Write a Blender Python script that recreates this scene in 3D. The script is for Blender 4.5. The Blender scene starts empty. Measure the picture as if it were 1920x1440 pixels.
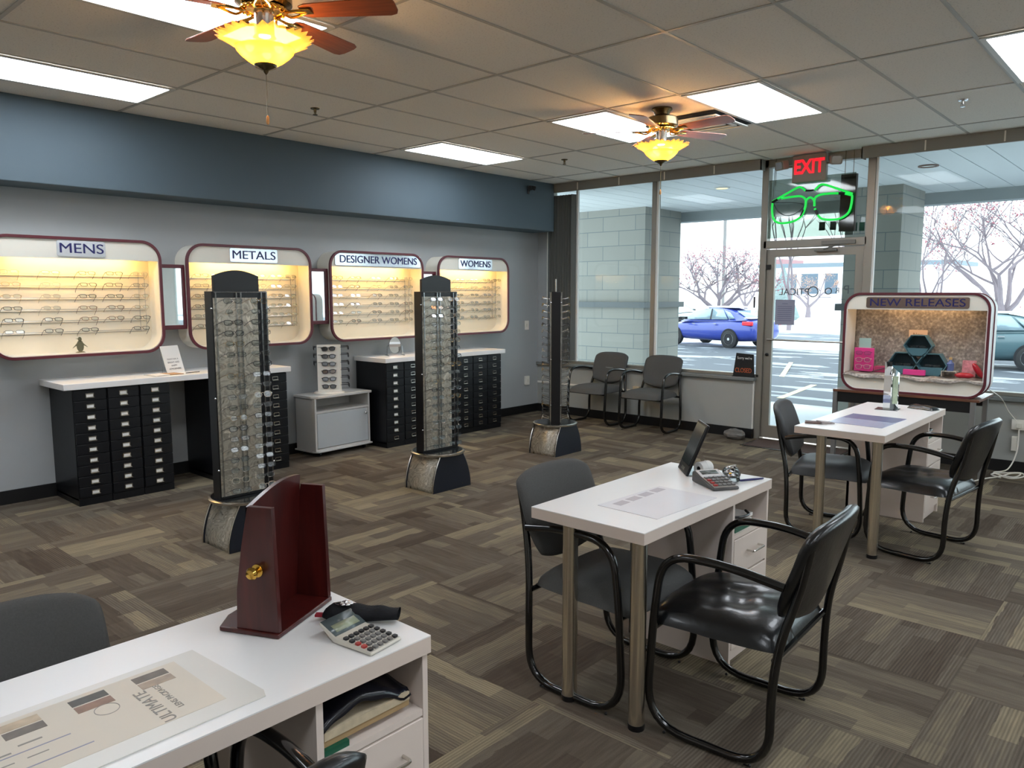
import bpy, bmesh, math, random
from mathutils import Matrix, Vector, Euler
random.seed(7)
S = bpy.context.scene; COL = S.collection; PI = math.pi
# ------------------------------------------------------------ camera, world, lights, exposure
YAW, PITCH, ROLL, F = 0.73036, -0.11747, -0.00117, 1439.5
cd = bpy.data.cameras.new('camera'); cam = bpy.data.objects.new('camera', cd); COL.objects.link(cam)
fw = Vector((-math.sin(YAW)*math.cos(PITCH), math.cos(YAW)*math.cos(PITCH), math.sin(PITCH)))
rt = Vector((math.cos(YAW), math.sin(YAW), 0)); up = rt.cross(fw)
r2 = math.cos(ROLL)*rt + math.sin(ROLL)*up; u2 = -math.sin(ROLL)*rt + math.cos(ROLL)*up
m = Matrix((r2, u2, -fw)).transposed().to_4x4(); m.translation = Vector((0, 0, 1.59)); cam.matrix_world = m
cd.sensor_fit = 'HORIZONTAL'; cd.sensor_width = 36; cd.lens = 36*F/1920; cd.clip_start = .05; cd.clip_end = 400
S.camera = cam
S.view_settings.view_transform = 'Standard'; S.view_settings.look = 'None'; S.view_settings.gamma = 1
S.view_settings.use_curve_mapping = False; S.view_settings.exposure = 2.05
S.cycles.transparent_max_bounces = 32
w = bpy.data.worlds.new('overcast'); S.world = w; w.use_nodes = True
bg = w.node_tree.nodes['Background']; bg.inputs[0].default_value = (.86, .93, 1, 1); bg.inputs[1].default_value = 1.0
def area(name, loc, rot, sx, sy, e, col, portal=False):
    l = bpy.data.lights.new(name, 'AREA'); l.shape = 'RECTANGLE'; l.size = sx; l.size_y = sy; l.energy = e; l.color = col
    if portal: l.cycles.is_portal = True
    o = bpy.data.objects.new(name, l); o.location = loc; o.rotation_euler = rot; COL.objects.link(o); return o
area('window_portal', (-4.85, 8.12, 1.8), (-PI/2, 0, 0), 3.0, 2.3, 1, (1, 1, 1), True)
area('window_portal', (-3.0, 8.12, 1.5), (-PI/2, 0, 0), 1.0, 2.8, 1, (1, 1, 1), True)
area('window_portal', (0, 8.12, 1.8), (-PI/2, 0, 0), 4.8, 2.3, 1, (1, 1, 1), True)
CZ = 2.98
# ------------------------------------------------------------ materials
def srgb(c):
    f = lambda v: v/12.92 if v <= .04045 else ((v+.055)/1.055)**2.4
    return (f(c[0]/255), f(c[1]/255), f(c[2]/255), 1)
MC = {}
def mat(name, col=(128, 128, 128), rough=.6, metal=0, noise=0, nscale=8, bump=0, bscale=80, emit=None, es=0, trans=0, spec=.5, coat=0, stretch=None, aniso=0):
    if name in MC: return MC[name]
    M = bpy.data.materials.new(name); M.use_nodes = True; N = M.node_tree.nodes; L = M.node_tree.links
    P = N['Principled BSDF']; c = srgb(col); P.inputs['Base Color'].default_value = c
    P.inputs['Roughness'].default_value = rough; P.inputs['Metallic'].default_value = metal
    P.inputs['Specular IOR Level'].default_value = spec; P.inputs['Coat Weight'].default_value = coat
    if trans: P.inputs['Transmission Weight'].default_value = trans
    tc = N.new('ShaderNodeTexCoord'); src = tc.outputs['Object']
    if stretch:
        mp = N.new('ShaderNodeMapping'); mp.inputs['Scale'].default_value = stretch; L.new(src, mp.inputs[0]); src = mp.outputs[0]
    n = N.new('ShaderNodeTexNoise'); n.inputs['Scale'].default_value = nscale; n.inputs['Detail'].default_value = 4; L.new(src, n.inputs[0])
    mx = N.new('ShaderNodeMix'); mx.data_type = 'RGBA'; k = noise or .03
    mx.inputs[6].default_value = (c[0]*(1-k), c[1]*(1-k), c[2]*(1-k), 1); mx.inputs[7].default_value = (min(1, c[0]*(1+k)), min(1, c[1]*(1+k)), min(1, c[2]*(1+k)), 1)
    L.new(n.outputs[0], mx.inputs[0]); L.new(mx.outputs[2], P.inputs['Base Color'])
    if bump:
        b = N.new('ShaderNodeBump'); b.inputs['Strength'].default_value = bump; b.inputs['Distance'].default_value = .002
        n2 = N.new('ShaderNodeTexNoise'); n2.inputs['Scale'].default_value = bscale; n2.inputs['Detail'].default_value = 3; L.new(src, n2.inputs[0])
        L.new(n2.outputs[0], b.inputs['Height']); L.new(b.outputs[0], P.inputs['Normal'])
    if emit:
        P.inputs['Emission Color'].default_value = srgb(emit); P.inputs['Emission Strength'].default_value = es
    MC[name] = M; return M
def clear(name, col, t, rough=.03, spec=1.0):
    """thin clear sheet: mostly see-through, with a fresnel gloss"""
    if name in MC: return MC[name]
    M = bpy.data.materials.new(name); M.use_nodes = True; N = M.node_tree.nodes; L = M.node_tree.links; N.clear()
    o = N.new('ShaderNodeOutputMaterial'); tr = N.new('ShaderNodeBsdfTransparent'); tr.inputs[0].default_value = (*[v for v in srgb(col)[:3]], 1)
    g = N.new('ShaderNodeBsdfGlossy'); g.inputs['Roughness'].default_value = rough
    fr = N.new('ShaderNodeFresnel'); fr.inputs[0].default_value = 1.45
    ma = N.new('ShaderNodeMath'); ma.operation = 'MULTIPLY_ADD'; ma.inputs[1].default_value = spec; ma.inputs[2].default_value = 1-t
    ma.use_clamp = True
    L.new(fr.outputs[0], ma.inputs[0]); mx = N.new('ShaderNodeMixShader'); L.new(ma.outputs[0], mx.inputs[0]); L.new(tr.outputs[0], mx.inputs[1]); L.new(g.outputs[0], mx.inputs[2]); L.new(mx.outputs[0], o.inputs[0])
    MC[name] = M; return M
class NT:
    def __init__(s, M): s.N = M.node_tree.nodes; s.L = M.node_tree.links
    def m(s, op, a, b=None, c=None):
        n = s.N.new('ShaderNodeMath'); n.operation = op
        for i, v in enumerate((a, b, c)):
            if v is None: continue
            if isinstance(v, (int, float)): n.inputs[i].default_value = v
            else: s.L.new(v, n.inputs[i])
        return n.outputs[0]
    def xyz(s, a, b, c):
        n = s.N.new('ShaderNodeCombineXYZ')
        for i, v in enumerate((a, b, c)):
            if isinstance(v, (int, float)): n.inputs[i].default_value = v
            else: s.L.new(v, n.inputs[i])
        return n.outputs[0]
    def wn(s, v):
        n = s.N.new('ShaderNodeTexWhiteNoise'); n.noise_dimensions = '3D'; s.L.new(v, n.inputs[0]); return n.outputs[0]
    def noise(s, v, sc, d=3):
        n = s.N.new('ShaderNodeTexNoise'); n.inputs['Scale'].default_value = sc; n.inputs['Detail'].default_value = d; s.L.new(v, n.inputs[0]); return n.outputs[0]
    def ramp(s, f, stops, interp='LINEAR'):
        n = s.N.new('ShaderNodeValToRGB'); n.color_ramp.interpolation = interp; e = n.color_ramp.elements
        while len(e) < len(stops): e.new(.5)
        for i, (p, c) in enumerate(stops): e[i].position = p; e[i].color = srgb(c)
        s.L.new(f, n.inputs[0]); return n.outputs[0]
    def pos(s):
        t = s.N.new('ShaderNodeTexCoord'); x = s.N.new('ShaderNodeSeparateXYZ'); s.L.new(t.outputs['Object'], x.inputs[0]); return t.outputs['Object'], x.outputs
def carpet():
    M = mat('carpet_tiles', (110, 103, 92), .95, spec=.1); T = NT(M); P = T.N['Principled BSDF']; p, (x, y, z) = T.pos()
    u = T.m('MULTIPLY', T.m('ADD', x, .65), 1/.595); v = T.m('MULTIPLY', T.m('ADD', y, -3.96), 1/.595)
    iu = T.m('FLOOR', u); iv = T.m('FLOOR', v); fu = T.m('FRACT', u); fv = T.m('FRACT', v)
    par = T.m('FLOORED_MODULO', T.m('ADD', iu, iv), 2)
    inv = T.m('SUBTRACT', 1, par)
    t = T.m('ADD', T.m('MULTIPLY', par, fv), T.m('MULTIPLY', inv, fu)); s = T.m('ADD', T.m('MULTIPLY', par, fu), T.m('MULTIPLY', inv, fv))
    wob = T.m('MULTIPLY', T.m('ADD', T.noise(T.xyz(T.m('MULTIPLY', s, 1.2), T.m('MULTIPLY', t, 6), T.m('ADD', T.m('MULTIPLY', iu, 7.3), T.m('MULTIPLY', iv, 3.1))), 2.5, 4), -.5), .10)
    tt = T.m('ADD', t, wob)
    c0 = T.wn(T.xyz(iu, iv, 0.5))
    b1 = T.m('FLOOR', T.m('ADD', T.m('MULTIPLY', tt, 2.2), c0)); b2 = T.m('FLOOR', T.m('ADD', T.m('MULTIPLY', tt, 6.5), c0))
    sg = T.m('FLOOR', T.m('ADD', T.m('MULTIPLY', s, 1.3), T.wn(T.xyz(iu, iv, b2))))
    w1 = T.wn(T.xyz(T.m('ADD', iu, T.m('MULTIPLY', b1, 17)), iv, 3.2)); w2 = T.wn(T.xyz(T.m('ADD', iu, T.m('MULTIPLY', b2, 13)), iv, T.m('ADD', sg, .3)))
    st = T.noise(T.xyz(T.m('MULTIPLY', s, 2.2), T.m('MULTIPLY', t, 26), T.m('ADD', T.m('MULTIPLY', iu, 5), iv)), 1.5, 4)
    tone = T.m('ADD', T.m('ADD', T.m('MULTIPLY', w1, .36), T.m('MULTIPLY', w2, .36)), T.m('MULTIPLY', T.m('ADD', st, -.25), .45))
    c = T.ramp(tone, [(.12, (76, 66, 57)), (.32, (88, 79, 69)), (.48, (101, 93, 82)), (.64, (118, 108, 91)), (.82, (140, 129, 107))])
    # ribs
    rib = T.m('SINE', T.m('MULTIPLY', t, 2*PI*46)); br = T.m('ADD', T.m('MULTIPLY', T.m('MULTIPLY', rib, T.m('GREATER_THAN', w1, .3)), .17), .94)
    fine = T.m('ADD', T.m('MULTIPLY', T.noise(p, 260, 2), .5), .75)
    seam = T.m('MINIMUM', T.m('MINIMUM', fu, T.m('SUBTRACT', 1, fu)), T.m('MINIMUM', fv, T.m('SUBTRACT', 1, fv)))
    sm = T.m('ADD', T.m('MULTIPLY', T.m('GREATER_THAN', seam, .006), .14), .86)
    k = T.m('MULTIPLY', T.m('MULTIPLY', br, fine), sm)
    vm = T.N.new('ShaderNodeVectorMath'); vm.operation = 'SCALE'; T.L.new(c, vm.inputs[0]); T.L.new(k, vm.inputs['Scale']); T.L.new(vm.outputs[0], P.inputs['Base Color'])
    b = T.N.new('ShaderNodeBump'); b.inputs['Strength'].default_value = .5; b.inputs['Distance'].default_value = .003; T.L.new(k, b.inputs['Height']); T.L.new(b.outputs[0], P.inputs['Normal'])
    return M
def ceiling_mat():
    M = mat('ceiling_tile', (150, 145, 138), .9, spec=.1); T = NT(M); P = T.N['Principled BSDF']; p, (x, y, z) = T.pos()
    n1 = T.noise(p, 95, 3); sp = T.m('ADD', T.m('MULTIPLY', T.m('GREATER_THAN', n1, .62), -.16), 1)
    tl = T.wn(T.xyz(T.m('FLOOR', T.m('MULTIPLY', T.m('ADD', x, 2.257), 1/.61)), T.m('FLOOR', T.m('MULTIPLY', T.m('ADD', y, -3.746), 1/1.22)), .5))
    k = T.m('MULTIPLY', sp, T.m('ADD', T.m('MULTIPLY', tl, .05), .95))
    vm = T.N.new('ShaderNodeVectorMath'); vm.operation = 'SCALE'; vm.inputs[0].default_value = srgb((236, 231, 222))[:3]; T.L.new(k, vm.inputs['Scale']); T.L.new(vm.outputs[0], P.inputs['Base Color'])
    b = T.N.new('ShaderNodeBump'); b.inputs['Strength'].default_value = .4; b.inputs['Distance'].default_value = .002; T.L.new(n1, b.inputs['Height']); T.L.new(b.outputs[0], P.inputs['Normal'])
    return M
def block_mat():
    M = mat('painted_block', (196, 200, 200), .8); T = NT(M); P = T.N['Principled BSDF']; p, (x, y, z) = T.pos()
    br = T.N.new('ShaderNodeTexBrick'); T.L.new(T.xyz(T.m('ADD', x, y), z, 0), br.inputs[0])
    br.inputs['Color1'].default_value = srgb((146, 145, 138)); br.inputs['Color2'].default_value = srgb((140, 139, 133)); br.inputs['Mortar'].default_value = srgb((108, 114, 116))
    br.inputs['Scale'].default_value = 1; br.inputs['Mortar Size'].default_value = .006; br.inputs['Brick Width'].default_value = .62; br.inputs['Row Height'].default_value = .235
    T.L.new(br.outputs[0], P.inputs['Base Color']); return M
def ground_mat():
    M = mat('snowy_lot', (150, 158, 170), .75); T = NT(M); P = T.N['Principled BSDF']; p, (x, y, z) = T.pos()
    w_ = T.m('MULTIPLY', T.m('ADD', T.noise(p, .8, 5), -.5), 1.2); yy = T.m('ADD', y, w_)
    band = T.ramp(T.m('MULTIPLY', T.m('ADD', yy, -11), 1/40), [(0, (228, 232, 236)), (.022, (66, 70, 80)), (.385, (70, 75, 84)), (.4, (246, 248, 250)), (.5, (246, 248, 250)), (.51, (92, 98, 108)), (.66, (98, 104, 114)), (.67, (248, 250, 252))])
    fr = T.m('MULTIPLY', T.m('GREATER_THAN', T.noise(T.xyz(T.m('MULTIPLY', x, .35), T.m('MULTIPLY', y, 1.2), 0), 1.1, 6), .56), .35)
    mx = T.N.new('ShaderNodeMix'); mx.data_type = 'RGBA'; T.L.new(fr, mx.inputs[0]); T.L.new(band, mx.inputs[6]); mx.inputs[7].default_value = srgb((222, 228, 236)); T.L.new(mx.outputs[2], P.inputs['Base Color'])
    return M
def swirl_metal():
    M = mat('swirled_steel', (176, 170, 158), .3, .4); T = NT(M); P = T.N['Principled BSDF']; p, _ = T.pos()
    n = T.N.new('ShaderNodeTexNoise'); n.inputs['Scale'].default_value = 9; n.inputs['Detail'].default_value = 5; n.inputs['Distortion'].default_value = 2.2; T.L.new(p, n.inputs[0])
    T.L.new(T.ramp(n.outputs[0], [(.3, (136, 130, 119)), (.46, (190, 183, 168)), (.56, (150, 143, 130)), (.7, (226, 219, 204))]), P.inputs['Base Color'])
    T.L.new(T.m('ADD', T.m('MULTIPLY', n.outputs[0], .4), .15), P.inputs['Roughness']); return M
def wood(name, a, b_, sc=(1, 12, 12), rough=.35, coat=.3):
    M = mat(name, a, rough, coat=coat); T = NT(M); P = T.N['Principled BSDF']; p, _ = T.pos()
    mp = T.N.new('ShaderNodeMapping'); mp.inputs['Scale'].default_value = sc; T.L.new(p, mp.inputs[0])
    T.L.new(T.ramp(T.noise(mp.outputs[0], 3, 5), [(.3, a), (.7, b_)]), P.inputs['Base Color']); return M
def drape_mat():
    M = mat('silver_cloth', (150, 140, 132), .5, .3, bump=.6, bscale=40); T = NT(M); P = T.N['Principled BSDF']; p, _ = T.pos()
    T.L.new(T.ramp(T.noise(p, 45, 6), [(.35, (118, 112, 108)), (.55, (150, 143, 136)), (.7, (186, 178, 170))]), P.inputs['Base Color']); return M
wallg = mat('wall_grey', (166, 170, 172), .75, noise=.03, bump=.15, bscale=150)
kneeg = mat('knee_wall_grey', (160, 162, 158), .75, noise=.02)
bulkb = mat('bulkhead_blue', (80, 95, 104), .7, noise=.03, bump=.1, bscale=150)
black = mat('black_paint', (14, 14, 17), .35, noise=.1); blackb = mat('baseboard_black', (16, 16, 18), .45)
cabk = mat('black_cabinet_steel', (12, 13, 18), .38, spec=.4)
laminate = mat('white_laminate', (238, 236, 234), .28, noise=.02, nscale=3); lamside = mat('laminate_edge', (222, 208, 198), .4)
lamgrey = mat('grey_laminate', (150, 142, 138), .5); cartm = mat('light_grey_laminate', (196, 194, 190), .35); cartdoor = mat('grey_door_panel', (182, 187, 190), .35)
steel = mat('brushed_steel', (232, 224, 210), .24, 1, noise=.08, nscale=30, stretch=(30, 30, 1)); chrome = mat('chrome', (225, 225, 228), .08, 1)
satin = mat('satin_nickel', (205, 200, 192), .22, 1); brass = mat('polished_brass', (214, 172, 84), .14, 1); abrass = mat('antique_brass', (118, 104, 76), .25, 1)
blacktube = mat('black_enamel_tube', (10, 10, 11), .18, coat=.5); leather = mat('black_leather', (17, 18, 20), .3, bump=.35, bscale=60, coat=.15)
fabric = mat('charcoal_fabric', (84, 84, 83), .9, noise=.18, nscale=220, bump=.5, bscale=300, spec=.2); vinyl = mat('grey_vinyl', (62, 64, 66), .5, noise=.12, nscale=6, bump=.2)
cream = mat('cream_laminate', (226, 222, 210), .35); maroon = mat('maroon_trim', (92, 34, 44), .35); creamin = mat('cream_slatwall', (232, 222, 200), .5)
alu = mat('aluminium_frame', (150, 146, 138), .4, .5); white = mat('white_paint', (228, 228, 224), .5); whitep = mat('white_plastic', (236, 232, 222), .4)
mirror = mat('mirror_glass', (236, 240, 242), .02, 1); glass = clear('window_glass', (244, 251, 250), 1.0, 0, .32)
acry = clear('clear_acrylic', (240, 242, 244), .84, .14, 1.4); lensm = clear('demo_lens', (242, 246, 247), .985, .12, .5)
navy = mat('navy_letters', (30, 30, 92), .4); paper = mat('white_paper', (226, 224, 220), .7); ink = mat('grey_print', (110, 110, 116), .7)
mahog = wood('mahogany', (54, 13, 12), (80, 24, 20), (10, 10, 1.5), .32, .15); walnut = wood('walnut_top', (84, 50, 36), (122, 78, 54), (1, 10, 10))
bladew = wood('cherry_blade', (112, 54, 28), (142, 76, 42), (2, 22, 10), .3, .3)
fluor = mat('fluorescent_lens', (240, 242, 235), .4, emit=(240, 247, 255), es=3.0); warm = mat('warm_tube', (255, 230, 180), .4, emit=(255, 208, 128), es=9)
greyv = mat('valance_grey', (140, 138, 132), .6); blindm = mat('blind_grey', (92, 92, 88), .6)
green = mat('green_neon', (40, 220, 90), .3, emit=(16, 200, 66), es=.22); redem = mat('exit_red', (240, 30, 40), .4, emit=(255, 24, 42), es=.3)
exitm = mat('exit_housing', (150, 142, 132), .5)
cm = carpet(); ceil = ceiling_mat(); blk = block_mat(); gm = ground_mat(); sw = swirl_metal(); drape = drape_mat()
# ------------------------------------------------------------ mesh helpers
class MB:
    def __init__(s): s.v = []; s.f = []; s.m = []; s.X = Matrix()
    def at(s, x=0, y=0, z=0, rx=0, ry=0, rz=0): s.X = Matrix.Translation((x, y, z)) @ Euler((rx, ry, rz)).to_matrix().to_4x4(); return s
    def add(s, vs, fs, m=0):
        b = len(s.v); s.v += [tuple(s.X @ Vector(p)) for p in vs]; s.f += [tuple(b+i for i in f) for f in fs]; s.m += [m]*len(fs); return s
    def box(s, x0, x1, y0, y1, z0, z1, m=0):
        return s.add([(x0, y0, z0), (x1, y0, z0), (x1, y1, z0), (x0, y1, z0), (x0, y0, z1), (x1, y0, z1), (x1, y1, z1), (x0, y1, z1)],
                     [(0, 3, 2, 1), (4, 5, 6, 7), (0, 1, 5, 4), (1, 2, 6, 5), (2, 3, 7, 6), (3, 0, 4, 7)], m)
    def tube(s, pts, r, n=8, closed=False, m=0):
        P = [Vector(p) for p in pts]; N = len(P); vs = []; fs = []; rs = r if isinstance(r, (list, tuple)) else [r]*N; nrm = None
        for i in range(N):
            if closed: t = P[(i+1) % N]-P[i-1]
            else: t = P[min(i+1, N-1)]-P[max(i-1, 0)]
            t.normalize()
            if nrm is None: nrm = t.orthogonal().normalized()
            else:
                nrm = nrm-t*nrm.dot(t); nrm = nrm.normalized() if nrm.length > 1e-6 else t.orthogonal().normalized()
            b = t.cross(nrm)
            for k in range(n): a = 2*PI*k/n; vs.append(P[i]+(nrm*math.cos(a)+b*math.sin(a))*rs[i])
        for i in range(N if closed else N-1):
            j = (i+1) % N
            for k in range(n): k2 = (k+1) % n; fs.append((i*n+k, i*n+k2, j*n+k2, j*n+k))
        if not closed: fs += [tuple(range(n))[::-1], tuple((N-1)*n+k for k in range(n))]
        return s.add(vs, fs, m)
    def lathe(s, prof, n=24, m=0, wave=None):
        vs = []; fs = []; N = len(prof)
        for i, (r, z) in enumerate(prof):
            for k in range(n):
                a = 2*PI*k/n; q = 1; dz = 0
                if wave: q, dz = wave(i, a)
                vs.append((r*q*math.cos(a), r*q*math.sin(a), z+dz))
        for i in range(N-1):
            for k in range(n): k2 = (k+1) % n; fs.append((i*n+k, i*n+k2, (i+1)*n+k2, (i+1)*n+k))
        lp = prof[0] == prof[-1]
        if prof[0][0] > 1e-4 and not wave and not lp: fs.append(tuple(range(n))[::-1])
        if prof[-1][0] > 1e-4 and not wave and not lp: fs.append(tuple((N-1)*n+k for k in range(n)))
        return s.add(vs, fs, m)
    def prism(s, poly, ax, a, b, m=0):
        n = len(poly)
        def p(q, t): return {'x': (t, q[0], q[1]), 'y': (q[0], t, q[1]), 'z': (q[0], q[1], t)}[ax]
        vs = [p(q, a) for q in poly]+[p(q, b) for q in poly]
        return s.add(vs, [tuple(range(n))[::-1], tuple(range(n, 2*n))]+[(i, (i+1) % n, n+(i+1) % n, n+i) for i in range(n)], m)
    def ring(s, o, i_, ax, a, b, m=0):
        n = len(o)
        def p(q, t): return {'x': (t, q[0], q[1]), 'y': (q[0], t, q[1]), 'z': (q[0], q[1], t)}[ax]
        vs = [p(q, a) for q in o]+[p(q, b) for q in o]+[p(q, a) for q in i_]+[p(q, b) for q in i_]; fs = []
        for k in range(n):
            j = (k+1) % n; fs += [(k, j, n+j, n+k), (2*n+k, 3*n+k, 3*n+j, 2*n+j), (k, 2*n+k, 2*n+j, j), (n+k, n+j, 3*n+j, 3*n+k)]
        return s.add(vs, fs, m)
    def grid(s, f, nu, nv, m=0, cu=False):
        vs = [f(i/nu, j/nv) for j in range(nv+1) for i in range(nu+1)]; W = nu+1
        return s.add(vs, [(j*W+i, j*W+i+1, (j+1)*W+i+1, (j+1)*W+i) for j in range(nv) for i in range(nu)], m)
    def ball(s, c, r, n=12, sc=(1, 1, 1), m=0):
        X = s.X; s.X = X @ Matrix.Translation(c) @ Matrix.Diagonal((*sc, 1))
        s.lathe([(max(r*math.sin(PI*i/(n//2+2)), 1e-5), -r*math.cos(PI*i/(n//2+2))) for i in range(n//2+3)], n, m); s.X = X; return s
    def o(s, name, mats, parent=None, bev=0, smooth=40, sub=0, solid=0):
        me = bpy.data.meshes.new(name); me.from_pydata(s.v, [], s.f)
        for q in (mats if isinstance(mats, (list, tuple)) else [mats]): me.materials.append(q)
        for p, i in zip(me.polygons, s.m): p.material_index = i
        bm = bmesh.new(); bm.from_mesh(me); bmesh.ops.remove_doubles(bm, verts=bm.verts, dist=1e-5); bmesh.ops.recalc_face_normals(bm, faces=bm.faces); bm.to_mesh(me); bm.free()
        me.shade_smooth()
        if not sub: me.set_sharp_from_angle(angle=math.radians(smooth))
        ob = bpy.data.objects.new(name, me); COL.objects.link(ob); ob.parent = parent
        if solid: q = ob.modifiers.new('s', 'SOLIDIFY'); q.thickness = solid; q.offset = 0
        if bev: q = ob.modifiers.new('b', 'BEVEL'); q.width = bev; q.segments = 2; q.limit_method = 'ANGLE'; q.harden_normals = False
        if sub: q = ob.modifiers.new('u', 'SUBSURF'); q.levels = q.render_levels = sub
        return ob
def B(*a, **k): return MB().box(*a, **k)
def rr(x0, x1, y0, y1, r, n=6):
    o = []
    for cx, cy, a0 in ((x1-r, y1-r, 0), (x0+r, y1-r, PI/2), (x0+r, y0+r, PI), (x1-r, y0+r, 1.5*PI)):
        for i in range(n+1): a = a0+PI/2*i/n; o.append((cx+r*math.cos(a), cy+r*math.sin(a)))
    return o
def fil(pts, r, n=5):
    P = [Vector(p) for p in pts]; o = [P[0]]
    for i in range(1, len(P)-1):
        a = (P[i-1]-P[i]); b = (P[i+1]-P[i]); q = min(r, a.length*.49, b.length*.49); a = P[i]+a.normalized()*q; b = P[i]+b.normalized()*q
        for k in range(n+1): t = k/n; o.append(a*(1-t)**2+P[i]*2*t*(1-t)+b*t*t)
    return o+[P[-1]]
def spl(pts, n=6, closed=False):
    P = [Vector(p) for p in pts]; N = len(P); o = []
    for i in range(N if closed else N-1):
        g = (lambda k: P[k % N]) if closed else (lambda k: P[max(0, min(N-1, k))])
        a, b, c, d = g(i-1), g(i), g(i+1), g(i+2)
        for k in range(n): t = k/n; o.append(.5*((2*b)+(c-a)*t+(2*a-5*b+4*c-d)*t*t+(3*b-a-3*c+d)*t**3))
    if not closed: o.append(P[-1])
    return o
def tag(o, label=None, cat=None, group=None, kind=None):
    for k, v in (('label', label), ('category', cat), ('group', group), ('kind', kind)):
        if v: o[k] = v
    return o
def thing(name, label, cat, loc=(0, 0, 0), rz=0, group=None):
    o = bpy.data.objects.new(name, None); COL.objects.link(o); o.empty_display_size = .1; o.location = loc; o.rotation_euler = (0, 0, rz); return tag(o, label, cat, group)
def struct(o): o['kind'] = 'structure'; return o
def dup(r, loc=None, rot=None, label=None, group=None):
    def cp(o, par):
        c = o.copy(); COL.objects.link(c); c.parent = par
        for h in KIDS.get(o.name) or [k for k in o.children]: cp(h, c)
        return c
    c = cp(r, None)
    if loc is not None: c.location = loc
    if rot is not None: c.rotation_euler = rot
    if label: c['label'] = label
    if group: c['group'] = group
    return c
KIDS = {}
def text(s, size, name, m, parent, loc, rot, align='CENTER', ext=.001, sx=1, bold=0, mirror_x=False, fit=None):
    c = bpy.data.curves.new('t', 'FONT'); c.body = s; c.size = size; c.align_x = align; c.align_y = 'CENTER'; c.extrude = ext; c.offset = bold
    t = bpy.data.objects.new('t', c); COL.objects.link(t); bpy.context.view_layer.update()
    me = bpy.data.meshes.new_from_object(t.evaluated_get(bpy.context.evaluated_depsgraph_get())); bpy.data.objects.remove(t); bpy.data.curves.remove(c)
    if fit:
        xs = [v.co.x for v in me.vertices]; sx = fit/(max(xs)-min(xs))
    me.transform(Matrix.Diagonal((sx*(-1 if mirror_x else 1), 1, 1, 1))); me.materials.clear(); me.materials.append(m); me.name = name
    o = bpy.data.objects.new(name, me); COL.objects.link(o); o.parent = parent; o.location = loc; o.rotation_euler = rot; return o
# ------------------------------------------------------------ room shell
X0, X1, Y0, Y1 = -6.67, 4.6, -3.6, 8.0  # right end widened out of view, with extra glazing added for more light
struct(B(X0-.2, X1+.2, Y0-.2, Y1+.02, -.15, 0).o('floor', cm))
struct(B(X0-.2, X1+.2, Y0-.2, 8.1, CZ, CZ+.15).o('ceiling', ceil))
struct(B(X0-.15, X0, Y0-.15, 8.1, 0, CZ).o('wall_left', wallg)); struct(B(X1, X1+.15, Y0-.15, 8.1, 0, CZ).o('wall_right', mat('wall_light', (238, 232, 222), .8)))
struct(B(X0, X1, Y0-.15, Y0, 0, CZ).o('wall_back', MC['wall_light']))
struct(B(X0, -6.31, Y0, 7.86, 2.38, CZ).o('trim_1', [bulkb], bev=.006))          # blue bulkhead
struct(B(X0, -6.5, 7.97, 8.1, .67, CZ).o('wall_front', wallg))
k = B(X0, -3.60, 7.97, 8.09, 0, .635); struct(k.o('wall_front_left', kneeg))
struct(B(-2.47, X1, 7.97, 8.09, 0, .635).o('wall_front_right', kneeg))
struct(B(X0, -3.575, 7.93, 8.1, .635, .675).o('trim_2', mat('sill_grey', (118, 122, 122), .4), bev=.006)); struct(B(-2.49, X1, 7.93, 8.1, .635, .675).o('trim_3', MC['sill_grey'], bev=.006))
struct(B(X0, X0+.014, Y0, 7.97, 0, .105).o('baseboard_left', blackb)); struct(B(X0, -3.598, 7.955, 7.972, 0, .105).box(-3.6, -3.585, 7.955, 8.05, 0, .105).o('baseboard_front', blackb)); struct(B(-2.47, X1, 7.955, 7.972, 0, .105).o('baseboard_front_right', blackb))
struct(B(-3.6, -3.588, 7.97, 8.05, .105, .635).o('trim_4', white))
# ceiling grid
g = MB()
for i in range(-8, 9):
    x = -2.257+.61*i
    if X0 < x < X1: g.box(x-.011, x+.011, Y0, 7.99, CZ-.004, CZ)
for j in range(-6, 4):
    y = 3.746+1.22*j; g.box(X0, X1, y-.011, y+.011, CZ-.0045, CZ)
struct(g.o('trim_5', mat('grid_white', (176, 172, 164), .5)))
# ---- front glazing
f = MB()
for x0, x1 in ((-6.53, -6.44), (-4.935, -4.875), (-3.585, -3.515), (-2.52, -2.445), (-.35, -.29)): f.box(x0, x1, 7.99, 8.09, .675 if x0 < -4 or x0 > -1 else 0, CZ)
f.box(-6.5, -3.55, 7.99, 8.09, .675, .71); f.box(-2.5, X1, 7.99, 8.09, .675, .71); f.box(-6.5, X1, 7.99, 8.09, 2.90, CZ); f.box(-3.55, -2.5, 7.99, 8.09, 2.06, 2.14)
struct(f.o('trim_6', alu, bev=.004))
wn = MB().box(-4.875, -4.85, 8.0, 8.03, .71, 2.9).box(-6.06, -6.03, 8.0, 8.03, .71, 2.9).box(-2.445, -2.425, 8.0, 8.03, .71, 2.9)
struct(wn.o('trim_7', white))
for i, (x0, x1, z0, z1) in enumerate(((-6.44, -4.935, .71, 2.9), (-4.875, -3.585, .71, 2.9), (-3.515, -2.52, 2.14, 2.9), (-2.445, -.35, .71, 2.9), (-.29, X1, .71, 2.9))):
    struct(B(x0, x1, 8.045, 8.051, z0, z1).o('window_%d' % (i+1), glass))
struct(B(-3.53, -2.5, 7.99, 8.09, -.02, .012).o('trim_8', steel))
d = struct(MB().ring([(-3.515, .02), (-2.52, .02), (-2.52, 2.05), (-3.515, 2.05)], [(-3.43, .16), (-2.605, .16), (-2.605, 1.97), (-3.43, 1.97)], 'y', 8.02, 8.065).o('door_1', alu, bev=.004))
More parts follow.
